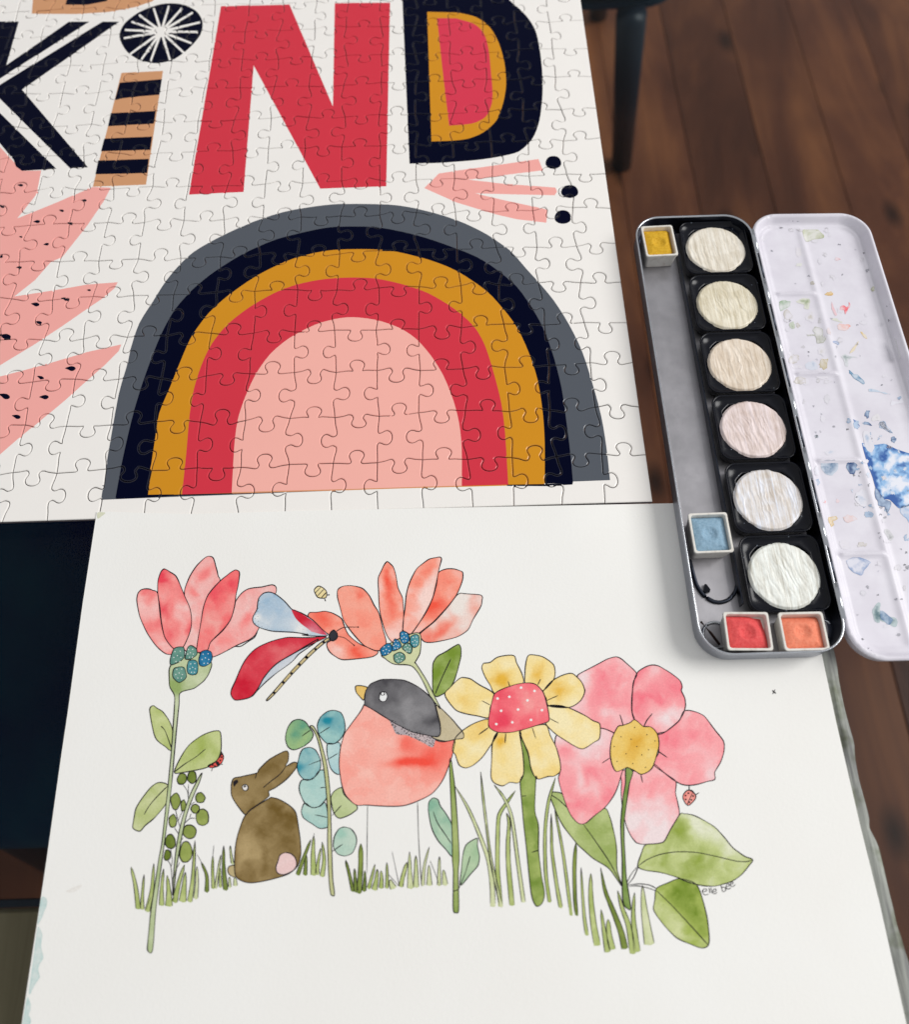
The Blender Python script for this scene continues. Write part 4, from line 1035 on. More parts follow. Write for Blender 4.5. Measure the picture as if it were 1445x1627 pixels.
# --- dragonfly
df = film("painted_dragonfly", P1((1010, 470), (1020, 430), (1060, 395), (1110, 392), (1160, 415), (1220, 465), (1270, 520), (1330, 545), (1400, 580)) + P2((0, 553), (80, 602), (150, 670), (196, 722), (80, 726), (0, 716)) + P1((1400, 715), (1280, 695), (1130, 690), (1020, 660), (975, 620), (972, 580), (1000, 530)),
          wash((232, 232, 230), (146, 180, 206), .60, .5, B('P1', (1120, 480, 110, .3), (1000, 590, 35, -.7), (1060, 650, 60, -.3), (1350, 690, 90, -.5))), 1.6, label="dragonfly with blue and red wings painted between two flowers",
          dots=[V('P1', [d])[0] + (.55,) for d in ((1022, 455), (1023, 480), (1012, 512), (1008, 540), (993, 562), (1010, 575), (990, 592), (1012, 612), (992, 630), (1012, 642), (1040, 655), (1080, 672), (1135, 686), (1390, 708), (1412, 712))])
film("wing_patch", P1((1270, 530), (1300, 528), (1400, 585)) + P2((0, 560), (80, 608), (150, 674), (188, 716), (100, 700), (0, 670)) + P1((1420, 690), (1350, 640), (1300, 590)), wash((226, 150, 160), (206, 34, 54), .62, .7, B('P1', (1340, 580, 90, .5)) + B('P2', (60, 690, 60, -.6)), mid=(214, 84, 104)), 1.9, ink=0, parent=df)
film("wing", P1((1440, 735), (1350, 737), (1230, 738), (1090, 775), (985, 830), (900, 930), (850, 1040), (810, 1130), (803, 1175), (840, 1215), (950, 1195), (1010, 1130), (1060, 1040), (1150, 940), (1300, 850), (1440, 780)) + P2((190, 733)),
     wash((232, 120, 122), (206, 28, 52), .62, .8, B('P1', (900, 1080, 90, .4), (1200, 850, 120, -.2), (1400, 750, 60, .1)), mid=(220, 66, 80)), 1.3, parent=df)
film("wing", P1((1440, 785), (1330, 860), (1270, 925), (1150, 1010), (1060, 1090), (1010, 1140), (965, 1190), (1010, 1130), (1060, 1040), (1150, 940), (1300, 850)) + P2((120, 750)), wash((226, 226, 228), (170, 186, 202), .4, .8), 1.1, parent=df)
film("body", P2((200, 738), (150, 770), (100, 815)) + P1((1380, 875), (1260, 1000), (1140, 1140), (1080, 1210), (1088, 1218), (1160, 1150), (1280, 1015), (1400, 890)) + P2((112, 830), (165, 785), (212, 752)), wash((222, 208, 168), (190, 168, 110), .5, .6, scale=8.), 1.7, parent=df,
     blacks=[[(x - 2.6, y), (x, y - 2.4), (x + 2.6, y), (x, y + 2.4)] for x, y in P1((1380, 888), (1328, 943), (1268, 1012), (1205, 1080), (1135, 1160)) + P2((165, 772), (105, 828), (35, 888))], smooth=3)
film("head", P2((205, 725), (222, 690), (245, 680), (268, 700), (272, 735), (245, 760), (215, 758)), wash((70, 70, 76), (36, 36, 44), .5, .5), 2.2, parent=df, lines=[P2((262, 690), (320, 660), (430, 657)), P2((270, 727), (330, 742), (400, 797))], dots=[P2((430, 657))[0] + (1.3,), P2((400, 797))[0] + (1.2,)], line_w=1.1)

# --- bee
film("painted_bee", P2((92, 375), (125, 343), (165, 360), (190, 390), (185, 430), (150, 437), (115, 425)), wash((240, 226, 178), (232, 208, 140), .4, .6, scale=8.), 0.5, ink=1.5, lines=[P2((97, 400), (145, 350)), P2((115, 422), (168, 365)), P2((145, 435), (188, 390)), P2((190, 412), (213, 410)), P2((172, 437), (181, 460))], line_w=1.5, label="tiny striped yellow bee painted between the two tall flowers", smooth=4)

# --- bird
bd = film("painted_bird", P2((475, 1255)) + P6((640, 50), (560, 160), (510, 240), (485, 350), (478, 460), (490, 580), (520, 680), (570, 740), (620, 768), (700, 768), (850, 777), (980, 770), (1080, 735), (1200, 670), (1280, 560), (1330, 430), (1355, 340), (1362, 270), (1290, 283), (1210, 265), (1100, 150), (800, -20), (700, -20)),
          wash((251, 198, 184), (246, 82, 66), .20, .3, B('P6', (1010, 450, 140, .95, 32), (1200, 410, 160, .55, 110), (1010, 290, 110, .45, 80), (1290, 320, 90, .3), (1060, 600, 120, .2, 60), (640, 480, 60, .08)), 34., mid=(250, 146, 130), edge=.10), 1.4, label="plump robin with grey head and red breast painted in the middle",
          lines=[P6((695, 770), (692, 1000), (690, 1290)), P6((1078, 745), (1085, 1000), (1100, 1260), (1110, 1390))], line_w=1.0)
cl = P6((860, 105), (960, 160), (1060, 205), (1165, 230), (1212, 262), (1198, 320), (1170, 320), (1100, 280), (1000, 235), (920, 225), (890, 175))
rd = np.random.default_rng(3); q = np.array(cl); dd_ = rd.uniform(q.min(0), q.max(0), (260, 2)); dd_ = dd_[inside(dd_, catmull(cl, True, 4))]
film("speckled_collar", cl, wash((226, 200, 196), (160, 156, 162), .6, .6), 2.0, ink=0, dots=[(a, b_, .85) for a, b_ in dd_], parent=bd)
film("tail", P6((1220, 5), (1270, 40), (1350, 120), (1410, 190), (1433, 230), (1425, 255), (1360, 265), (1290, 280), (1215, 262), (1180, 240), (1235, 240), (1255, 200), (1240, 100)), wash((210, 198, 168), (184, 168, 130), .45, .8), 2.3, parent=bd)
film("head_and_wing", P2((480, 1190), (490, 1140), (530, 1090), (600, 1062), (690, 1057), (780, 1065), (880, 1110), (960, 1170), (1010, 1225)) + P6((1233, 78), (1250, 150), (1255, 200), (1235, 242), (1165, 235), (1040, 210), (950, 165), (870, 120), (760, 50), (668, 0)) + P2((478, 1252)),
     wash((146, 144, 146), (72, 70, 74), .62, .9, B('P2', (800, 1260, 80, -.35), (960, 1300, 60, -.3), (600, 1110, 120, .25), (700, 1220, 90, .3)), 30.), 2.6, parent=bd)
film("beak", P2((500, 1117), (415, 1108), (420, 1160), (470, 1218), (482, 1165)), wash((238, 206, 128), (222, 176, 84), .4, .7), 1.2, parent=bd)
film("eye", P2((590, 1195), (598, 1165), (618, 1152), (645, 1160), (655, 1190), (640, 1222), (615, 1228), (596, 1215)), wash((240, 240, 238), (228, 228, 228), .2, .2), 3.2, parent=bd, lines=[P2((617, 1150), (603, 1163), (610, 1178), (625, 1178), (632, 1165), (622, 1153))], line_w=1.5)

# --- eucalyptus
BL = ((196, 218, 208), (96, 166, 178))
eu = film("painted_sprig", P6((255, 165), (265, 157), (290, 178), (340, 290), (384, 470), (408, 700), (415, 900), (420, 1150)) + V('P10', [(400, 430), (415, 545), (400, 556), (386, 540), (375, 430)]) + P6((390, 1150), (390, 900), (382, 700), (358, 470), (318, 290), (285, 200)), wash((206, 206, 158), (172, 176, 112), .4, .7), 1.8, label="eucalyptus sprig of round blue-green leaves painted beside the robin",
          lines=[P6(*l_) for l_ in ([(190, 240), (265, 187)], [(318, 225), (408, 167)], [(240, 460), (345, 420)], [(375, 425), (470, 370)], [(330, 635), (375, 630)], [(290, 840), (390, 862)], [(420, 850), (495, 768)], [(420, 1125), (505, 1065)])], line_w=1.3)
for pts, c1, c2, bl, lay in (
    ([(65, 250), (80, 180), (120, 125), (165, 110), (210, 125), (245, 165), (278, 220), (260, 270), (200, 320), (130, 345), (85, 320)], (176, 200, 132), (92, 156, 128), ((140, 230, 50, .5), (190, 150, 40, .4)), .8),
    ([(310, 160), (325, 110), (370, 60), (430, 43), (490, 60), (515, 110), (522, 190), (490, 260), (440, 295), (385, 295), (345, 260), (320, 220)], (178, 214, 204), (30, 138, 158), ((385, 130, 40, .7), (460, 130, 60, .2)), .8),
    ([(155, 470), (170, 400), (195, 340), (240, 325), (290, 340), (325, 400), (335, 470), (310, 530), (260, 570), (210, 572), (170, 530)], (188, 218, 208), (36, 142, 162), ((175, 490, 45, .6), (220, 370, 60, .35)), .9),
    ([(190, 575), (170, 640), (190, 710), (230, 765), (290, 788), (340, 765), (380, 710), (383, 650), (370, 510), (320, 508), (270, 570)], (192, 218, 208), (148, 194, 190), (), .6),
    ([(215, 750), (190, 800), (200, 860), (260, 905), (330, 945), (390, 930), (390, 840), (370, 750), (330, 775), (270, 785)], (190, 216, 204), (142, 188, 184), (), .4),
    ([(387, 300), (385, 380), (410, 480), (450, 525), (484, 515), (486, 300), (440, 298)], (196, 220, 216), (140, 190, 200), (), .4),
    ([(495, 632), (440, 660), (415, 710), (425, 790), (450, 850), (490, 868), (560, 840), (612, 800), (610, 770), (560, 730), (510, 680)], (208, 216, 170), (164, 182, 116), (), .4),
    ([(515, 935), (470, 955), (440, 1010), (432, 1080), (460, 1135), (520, 1155), (580, 1130), (610, 1060), (605, 1000), (570, 950)], (214, 222, 206), (162, 200, 182), ((500, 990, 40, .5),), .4)):
    film("leaf", P6(*pts), wash(c1, c2, .35, .7, B('P6', *bl)), lay, parent=eu)

# --- yellow flower
P3 = lambda *p: V('P3', list(p))
YW = lambda *bl: wash((247, 232, 184), (232, 182, 66), .30, .65, B('P3', *bl), 22., mid=(245, 218, 144))
yf = film("painted_flower", P3((703, 690), (732, 760), (770, 860), (795, 980), (835, 1050)) + P7((925, 70), (918, 330), (945, 440), (945, 640), (968, 820), (990, 970), (970, 1040), (925, 1055), (890, 960), (855, 640), (828, 380), (805, 110)) + P3((735, 1000), (725, 850)),
          wash((176, 190, 112), (116, 142, 56), .6, .9, B('P7', (930, 780, 70, -.35), (900, 400, 60, .3)), 20.), 1.5, lines=[P7((815, 217), (853, 214)), P7((893, 647), (945, 630))], line_w=1.6, label="yellow flower with dotted red centre painted right of the robin")
for pts, bl in (([(130, 405), (170, 350), (230, 290), (270, 272), (330, 285), (400, 330), (510, 400), (480, 500), (465, 580), (380, 565), (280, 545), (210, 515)], ((260, 420, 70, .35), (420, 520, 60, -.2))),
                ([(520, 400), (480, 330), (440, 270), (415, 200), (430, 165), (480, 155), (540, 115), (655, 103), (680, 160), (725, 250), (728, 320), (620, 345)], ((560, 300, 70, .6), (600, 150, 70, -.15))),
                ([(748, 320), (745, 230), (755, 140), (785, 97), (880, 115), (950, 160), (973, 200), (965, 290), (880, 375), (830, 330)], ((850, 210, 70, .5), (800, 290, 40, .3))),
                ([(885, 380), (950, 300), (1030, 255), (1100, 240), (1145, 270), (1185, 320), (1203, 380), (1170, 450), (1080, 500), (930, 490), (905, 430)], ((1000, 370, 90, .5), (1120, 460, 60, -.3))),
                ([(920, 495), (1000, 487), (1080, 503), (1200, 560), (1260, 600), (1320, 630), (1315, 740), (1270, 770), (1190, 818), (1130, 800), (1000, 720), (905, 630), (925, 600)], ((1150, 650, 200, -.2),)),
                ([(895, 630), (940, 720), (985, 810), (1010, 900), (1015, 990), (970, 1025), (920, 1030), (855, 1048), (820, 1030), (790, 960), (770, 850), (720, 740), (710, 680)], ((860, 800, 60, .1), (930, 980, 60, .2))),
                ([(700, 680), (715, 760), (730, 880), (735, 1000), (720, 1050), (690, 1078), (630, 1075), (575, 1100), (510, 1080), (485, 1030), (490, 900), (495, 770), (540, 690)], ((560, 760, 45, .6), (590, 900, 60, .3))),
                ([(535, 695), (490, 780), (420, 880), (350, 940), (290, 965), (240, 940), (215, 870), (190, 830), (210, 740), (265, 680), (340, 630), (460, 590), (470, 650)], ((400, 700, 80, .25), (290, 880, 60, -.1)))):
    film("petal", P3(*pts), YW(*bl), 1.9, parent=yf)
film("flower_centre", P3((470, 650), (470, 560), (490, 470), (510, 400), (560, 365), (680, 325), (770, 313), (830, 325), (880, 380), (905, 450), (928, 560), (920, 610), (800, 650), (650, 690), (540, 692)), wash((248, 170, 166), (236, 72, 94), .48, .7, B('P3', (560, 610, 70, .5), (840, 400, 90, -.1), (560, 430, 60, .2)), 22., mid=(248, 120, 128)), 2.5, parent=yf,
     gels=DOTS('P3', [(715, 350), (818, 375), (625, 420), (535, 433), (764, 447), (692, 517), (562, 527), (875, 522), (791, 597), (648, 615), (525, 629)], 2.1),
     lines=[P3(*l_) for l_ in ([(615, 300), (630, 345)], [(865, 283), (842, 330)], [(998, 410), (908, 450)], [(930, 583), (1005, 623)], [(800, 655), (828, 740)], [(598, 695), (592, 773)], [(465, 655), (390, 710)], [(415, 450), (478, 483)])], line_w=1.6)

# --- pink flower
P4 = lambda *p: V('P4', list(p)); P8 = lambda *p: V('P8', list(p))
PK = lambda bias, *bl: wash(PINK_L, PINK_D, bias, .75, B('P4', *bl), 40., mid=PINK_M)
pf_ = film("painted_flower", P4((430, 905), (478, 930), (455, 1020), (435, 1150), (416, 1300)) + P8((442, 250), (447, 400), (460, 640), (478, 760), (495, 870), (488, 895), (442, 850), (430, 700), (428, 500), (418, 250)) + P4((405, 1150), (425, 1020)),
           wash((170, 188, 120), (100, 130, 48), .6, .7), 2.2, label="large pink flower with ochre centre painted at the right")
film("petal", P4((80, 255), (110, 220), (200, 175), (300, 120), (370, 108), (430, 150), (507, 228), (480, 300), (475, 500), (490, 560), (440, 590), (380, 610), (350, 660), (245, 615), (170, 560), (10, 475), (40, 440), (100, 400), (135, 345)), PK(.38, (260, 290, 130, .45), (200, 490, 70, .35), (340, 450, 80, .15), (290, 500, 70, -.3), (430, 560, 70, -.3), (110, 250, 60, -.2)), 0.4, parent=pf_)
film("petal", P4((507, 228), (560, 185), (620, 165), (680, 180), (760, 230), (815, 275), (835, 320), (830, 350), (855, 410), (858, 460), (840, 520), (800, 575), (720, 640), (655, 665), (600, 610), (550, 605), (490, 560), (472, 480), (475, 350)), PK(.52, (640, 380, 150, .25), (740, 560, 90, -.5), (610, 190, 60, -.1)), 0.8, parent=pf_)
film("petal", P4((655, 665), (720, 640), (810, 570), (850, 495), (920, 497), (990, 530), (1060, 620), (1130, 710), (1135, 780), (1110, 860), (1070, 930), (1070, 985), (1020, 1000), (930, 1025), (840, 1025), (770, 990), (700, 935), (625, 875), (665, 790)), PK(.50, (760, 700, 80, .3), (900, 770, 150, .05), (1040, 950, 70, -.35), (1000, 560, 60, -.25), (900, 980, 80, .15)), 0.6, parent=pf_)
film("petal", P4((560, 930), (625, 875), (700, 935), (787, 1000), (785, 1080), (805, 1170), (812, 1240)) + P8((800, 280), (750, 372), (680, 388), (605, 393), (540, 380), (505, 340), (465, 260), (440, 170), (425, 60)) + P4((398, 1010), (402, 920)), PK(.34, (590, 1080, 90, .3), (640, 980, 70, .15), (520, 1180, 70, .2), (650, 1380, 160, -.35), (470, 1280, 50, -.3)), 0.3, parent=pf_)
film("petal", [(885.5, 1168), (882.4, 1184), (887, 1205), (890, 1227.6), (888, 1240)] + P4((0, 1170), (40, 1250), (90, 1302), (140, 1300), (200, 1250), (280, 1185), (350, 1090), (390, 980), (405, 910), (360, 925), (325, 860), (320, 780), (330, 690), (345, 655), (245, 618), (150, 650), (0, 690)), PK(.40, (10, 780, 80, .4), (180, 950, 70, .3), (60, 1150, 80, .3), (90, 1000, 45, -.3, 80), (230, 740, 110, -.4), (250, 1040, 80, -.15), (300, 1100, 60, .2)), 1.0, parent=pf_)
film("flower_centre", P4((330, 690), (370, 610), (410, 598), (460, 580), (495, 558), (555, 607), (610, 610), (655, 660), (668, 740), (650, 810), (625, 890), (590, 930), (535, 950), (480, 915), (430, 903), (360, 930), (325, 860), (318, 780)), wash((242, 218, 146), (222, 166, 50), .42, .6, B('P4', (490, 720, 70, .5)), 24., mid=(236, 198, 104)), 2.4, parent=pf_,
     dots=DOTS('P4', [(492, 614), (581, 665), (394, 681), (467, 698), (638, 710), (346, 750), (509, 750), (592, 773), (431, 803), (544, 810), (367, 857), (479, 873), (570, 900)], .95),
     lines=[P4(*l_) for l_ in ([(387, 520), (410, 597)], [(620, 513), (582, 560), (560, 605)], [(728, 830), (660, 783)], [(550, 1010), (537, 950)], [(258, 870), (318, 830)])], line_w=1.5)
film("leaf", P7((1030, 195), (1075, 330), (1130, 440), (1210, 545)) + P8((100, 405), (200, 495), (330, 580), (430, 715), (392, 590), (388, 420), (365, 290), (335, 180), (290, 115), (130, 200), (20, 80)) + P7((1120, 195)), wash((200, 210, 150), (138, 160, 72), .5, .8, (), 24.), 0.1, parent=pf_, lines=[P8((130, 235), (240, 390), (340, 540), (430, 715)), P7((1030, 200), (1100, 245), (1165, 305))])
film("leaf", P8((550, 565), (570, 480), (605, 400), (680, 388), (750, 370), (800, 280), (870, 165), (900, 157), (960, 165), (1050, 205), (1150, 270), (1220, 350), (1290, 430), (1370, 485), (1430, 512), (1400, 560), (1340, 630), (1260, 680), (1150, 710), (1050, 710), (940, 685), (850, 645), (730, 610), (620, 595)),
     wash((226, 228, 200), (146, 164, 70), .42, .8, B('P8', (880, 300, 80, .35), (1050, 560, 220, .35, 90), (920, 640, 100, .3, 40), (1000, 230, 120, -.5, 60, 35), (1320, 580, 90, -.3), (1250, 400, 90, -.35)), 30., mid=(194, 204, 138)), 0.2, parent=pf_,
     lines=[P8((550, 560), (620, 510), (720, 470), (850, 450), (1000, 455), (1150, 485), (1300, 520), (1380, 525), (1430, 512)), P8((465, 690), (500, 620), (550, 560)), P8((470, 702), (515, 650), (552, 568))])
film("leaf", P8((690, 730), (770, 690), (870, 655), (1000, 700), (1050, 830), (1080, 950), (1095, 1080), (1090, 1165), (1040, 1185), (960, 1160), (850, 1110), (760, 1020), (690, 930), (670, 880), (680, 810)),
     wash((208, 214, 158), (108, 134, 34), .45, .7, B('P8', (900, 780, 130, .5), (1000, 920, 100, .4), (1050, 1060, 60, .3), (760, 900, 100, -.35), (860, 1040, 90, -.3)), 26., mid=(166, 182, 92)), 0.0, parent=pf_, lines=[P8((690, 745), (800, 850), (950, 1010), (1090, 1165)), P8((470, 705), (560, 695), (640, 705), (690, 730)), P8((475, 716), (540, 710), (620, 725), (692, 750))])

# --- grass
GR = {'l': ((224, 226, 190), (188, 200, 134)), 'm': ((204, 212, 150), (152, 170, 86)), 'd': ((150, 164, 84), (88, 108, 40))}
def blade(view, pts, w0, w1, c, grp):
    p = catmull(V(view, pts), False, 5) if len(pts) > 2 else np.linspace(*[np.array(q) for q in V(view, pts)], 7)
    s = VIEWS[view][2]; n_ = len(p); t = np.linspace(0, 1, n_)
    d = np.gradient(p, axis=0); d /= np.linalg.norm(d, axis=1)[:, None]; nn = np.stack([-d[:, 1], d[:, 0]], 1)
    ww = (w0 + (w1 - w0) * t ** .8) * s / 2 * .92 * np.clip(t * 5 + .1, 0, 1)
    lft, rgt = p + nn * ww[:, None], p - nn * ww[:, None]
    j = rng.uniform(-1, 1, 2) * .8
    tipb = [p[-1] + d[-1] * (1.8 + j[0]) - nn[-1] * ww[-1] * .3]
    poly = [tuple(q) for q in lft] + [tuple(q) for q in tipb] + [tuple(q) for q in rgt[::-1]]
    film("grass_blade", poly, wash(GR[c][0], GR[c][1], .5, .7, scale=14.), 0.9 + .25 * (SEED[0] % 4), smooth=1, ink=0, wobble=.15, lines=[[tuple(q) for q in lft[::2]], [tuple(q) for q in rgt[::2]]] if n_ > 5 else [], line_w=1.1, parent=grp)
def tuft(lab, items, extra=()):
    """a painted clump: short ground strokes of ink carry its blades"""
    g = film("painted_grass", None, None, 1.0, lines=extra, label=lab, line_w=.9)
    for it in items: blade(*it, g)
tuft("painted grass at the foot of the coral flower", [
    ('P9', [(135, 372), (170, 520), (190, 690)], 14, 40, 'm'), ('P9', [(235, 430), (222, 600), (222, 695)], 8, 32, 'm'), ('P9', [(310, 345), (295, 550), (260, 710)], 10, 42, 'm'), ('P9', [(385, 385), (370, 550), (370, 665)], 8, 42, 'm'),
    ('P9', [(412, 435), (425, 570), (425, 670)], 8, 60, 'm'), ('P9', [(545, 355), (500, 500), (470, 640)], 14, 44, 'm'), ('P9', [(552, 412), (540, 540), (530, 635)], 8, 62, 'm'), ('P9', [(625, 170), (610, 450), (585, 635)], 8, 42, 'm'), ('P9', [(640, 368), (640, 500), (630, 610)], 12, 36, 'l')],
    [V('P9', [(250, 700), (285, 600)]), V('P9', [(455, 450), (462, 640)])])
tuft("painted grass between the leafy sprig and the rabbit", [
    ('P9', [(672, 335), (715, 440), (715, 560)], 10, 34, 'd'), ('P9', [(762, 285), (760, 400), (765, 535)], 8, 28, 'm'), ('P9', [(825, 280), (800, 420), (785, 530)], 10, 22, 'l'), ('P9', [(845, 210), (845, 380), (860, 545)], 8, 40, 'd'),
    ('P9', [(895, 210), (900, 270), (912, 345)], 6, 22, 'l'), ('P9', [(815, 375), (818, 450), (820, 525)], 8, 26, 'm'), ('P9', [(890, 450), (890, 490), (892, 525)], 10, 24, 'l'), ('P9', [(930, 455), (933, 480), (935, 515)], 12, 34, 'l')],
    [V('P9', [(640, 275), (675, 338)]), V('P9', [(770, 205), (762, 290)])])
tuft("painted grass between the rabbit and the eucalyptus stem", [
    ('P10', [(245, 152), (195, 280), (150, 405)], 12, 32, 'd'), ('P10', [(265, 125), (260, 260), (265, 405)], 8, 46, 'm'), ('P10', [(212, 265), (208, 330), (203, 405)], 8, 32, 'd'), ('P10', [(315, 215), (295, 330), (290, 400)], 8, 32, 'm'), ('P10', [(325, 170), (340, 300), (325, 415)], 8, 36, 'm')],
    [V('P10', [(268, 105), (266, 130)])])
tuft("painted grass under the robin", [
    ('P10', [(493, 300), (520, 400), (545, 520)], 14, 26, 'd'), ('P10', [(558, 360), (562, 440), (568, 525)], 8, 32, 'd'), ('P10', [(603, 182), (602, 350), (590, 535)], 32, 36, 'd'), ('P10', [(632, 375), (632, 450), (626, 520)], 8, 32, 'd'),
    ('P10', [(705, 330), (680, 430), (660, 500)], 8, 30, 'm'), ('P10', [(722, 365), (715, 440), (700, 512)], 8, 44, 'm'), ('P10', [(748, 375), (752, 440), (748, 500)], 10, 36, 'm'), ('P10', [(790, 318), (792, 410), (790, 500)], 8, 26, 'm'), ('P10', [(815, 440), (822, 470), (838, 502)], 8, 52, 'l'),
    ('P10', [(935, 315), (905, 420), (890, 490)], 20, 36, 'm'), ('P10', [(953, 240), (955, 400), (960, 500)], 6, 50, 'l'), ('P10', [(998, 268), (1000, 380), (1000, 490)], 10, 42, 'l'), ('P10', [(1095, 205), (1060, 340), (1048, 480)], 6, 26, 'l'), ('P10', [(1092, 335), (1094, 410), (1095, 480)], 6, 44, 'l'),
    ('P10', [(1168, 275), (1166, 380), (1165, 480)], 8, 30, 'l'), ('P10', [(1197, 370), (1202, 420), (1208, 475)], 8, 44, 'l')],
    [V('P10', [(828, 240), (855, 370), (880, 490)]), V('P10', [(785, 385), (880, 490)]), V('P10', [(1100, 305), (1135, 390), (1168, 485)])])
tuft("long painted grass around the yellow flower's stem", [
    ('P7', [(305, 140), (400, 300), (480, 480), (560, 700), (590, 900), (595, 1060)], 14, 42, 'l'), ('P7', [(502, 30), (520, 220), (545, 430), (580, 700), (630, 930), (660, 1060)], 14, 24, 'l'), ('P7', [(605, 130), (680, 230), (740, 380), (790, 740), (830, 1025)], 14, 32, 'l'),
    ('P7', [(768, 175), (700, 270), (642, 370), (632, 560), (632, 800), (655, 1060)], 20, 38, 'm'), ('P7', [(700, 345), (720, 420), (712, 560), (715, 750), (742, 1050)], 16, 42, 'm'), ('P7', [(1075, 75), (1020, 270), (995, 500), (1000, 800), (1030, 1025)], 20, 28, 'm'),
    ('P7', [(1042, 350), (1045, 500), (1050, 650), (1085, 900), (1115, 1065)], 8, 32, 'm'), ('P7', [(1070, 325), (1100, 470), (1140, 700), (1195, 1125)], 10, 26, 'm'), ('P7', [(1232, 575), (1220, 760), (1225, 1000), (1238, 1125)], 32, 26, 'd')],
    [V('P7', [(545, 430), (560, 560), (575, 690)]), V('P7', [(700, 345), (725, 400), (722, 480)])])
tuft("painted grass at the foot of the pink flower", [
    ('P8', [(115, 570), (125, 750), (140, 950), (160, 1085)], 8, 30, 'm'), ('P8', [(190, 615), (190, 800), (210, 1000), (240, 1165)], 24, 56, 'm'), ('P8', [(265, 570), (300, 750), (360, 900), (420, 1060), (450, 1190)], 14, 54, 'd'), ('P8', [(395, 745), (430, 880), (480, 1020), (512, 1225)], 14, 52, 'm'),
    ('P8', [(525, 760), (515, 950), (545, 1210)], 8, 52, 'm'), ('P8', [(585, 705), (600, 900), (638, 1155)], 6, 84, 'l'), ('P8', [(268, 890), (290, 1050), (318, 1215)], 8, 48, 'm'), ('P8', [(322, 965), (330, 1080), (355, 1195)], 24, 52, 'm')],
    [P8((490, 985), (505, 1060), (530, 1150)), P8((310, 1040), (318, 1160))])

# --- signature, cross and stains on the sheet
SIG = [[(280, 430), (340, 425), (385, 395), (365, 360), (310, 365), (275, 410), (285, 470), (330, 512), (380, 508), (430, 485)], [(440, 335), (455, 400), (462, 465)], [(488, 320), (500, 400), (515, 470)],
       [(530, 440), (590, 425), (625, 395), (605, 360), (560, 372), (535, 420), (540, 465), (590, 482), (655, 440)], [(740, 255), (765, 340), (785, 430)], [(785, 430), (840, 420), (868, 380), (840, 320), (765, 320)],
       [(880, 310), (940, 290), (960, 250), (925, 230), (885, 265), (875, 320), (900, 355), (950, 360), (1005, 325)], [(990, 250), (1045, 225), (1055, 195), (1020, 180), (990, 215), (985, 265), (1010, 298), (1060, 295), (1120, 240)]]
film("signature", None, None, 1, lines=[V('SG', l_) for l_ in SIG], line_w=1.15)
film("pen_cross", None, None, 1, lines=[V('Q', [(650, 281), (673, 300)]), V('Q', [(668, 276), (653, 303)])], line_w=1.5)
TL = wash((228, 231, 227), (186, 212, 208), .5, .7, scale=9., edge=.25)
film("paint_stain", [(69, 1424), (74.5, 1430), (73.5, 1440), (69, 1450), (66, 1459), (59.5, 1468), (62.5, 1445), (65, 1428)], TL, .5, ink=0)
film("paint_stain", [(61, 1472), (67, 1484), (66, 1494), (65.5, 1506), (69, 1521), (63, 1531), (60.5, 1540), (63, 1552), (57, 1562), (51, 1573), (47, 1580), (46, 1572), (50, 1542), (55, 1506), (59, 1478)], TL, .5, ink=0)
film("paint_stain", [(44, 1584), (48, 1594), (48, 1604), (45, 1612), (48.5, 1618), (48, 1627), (42, 1640), (33, 1640), (38, 1612), (41, 1592)], TL, .5, ink=0)
film("paint_stain", [(155, 814.5), (167, 814.5), (163, 819), (155, 824)], wash((226, 226, 206), (206, 208, 176), .5, .5, scale=6.), .5, ink=0)
film("paint_stain", [(104, 1416), (112, 1412), (124, 1407), (130, 1406), (126, 1412), (115, 1418)], wash((239, 237, 232), (232, 226, 219), .4, .8, scale=6., edge=0), .5, ink=0)

# ================================================================== STAINS IN THE PALETTE LID
def stain(view, pts, light, dark, ring=1.0, bias=.4, scale=10., smooth=4):
    light = tuple(.3 * a + .7 * b_ for a, b_ in zip(light, EN))
    film("paint_stain", V(view, pts), wash(light, dark, bias - .10, 1.3, scale=scale * .8, edge=.6 * ring if SEED[0] % 2 else -.7, edge_w=.9 if SEED[0] % 2 else 3.0, run=.2), 1.0 + .3 * (SEED[0] % 5), ink=0, surf=lid_z, root=tin, fill_mat=M_STAIN, step=1.6, smooth=smooth + 3, wobble=1.3, lift=.00002, parent=lid_root)
lid_root = lid
EN = (218, 215, 223)
def blob(view, x, y, rx, ry, light, dark, ring=1.0, bias=.4, n_=9):
    a = np.linspace(0, 2 * math.pi, n_, endpoint=False); k = 1 + rng.uniform(-.22, .22, n_)
    stain(view, [(x + rx * kk * math.cos(t), y + ry * kk * math.sin(t)) for t, kk in zip(a, k)], light, dark, ring, bias)
BLU = ((170, 200, 226), (20, 92, 160)); DBL = ((40, 110, 170), (10, 60, 116)); PAL = ((216, 218, 226), (150, 174, 202)); GRN = ((196, 204, 150), (110, 136, 70)); BEI = ((219, 215, 220), (190, 184, 172)); BLK = ((40, 44, 54), (14, 16, 26))
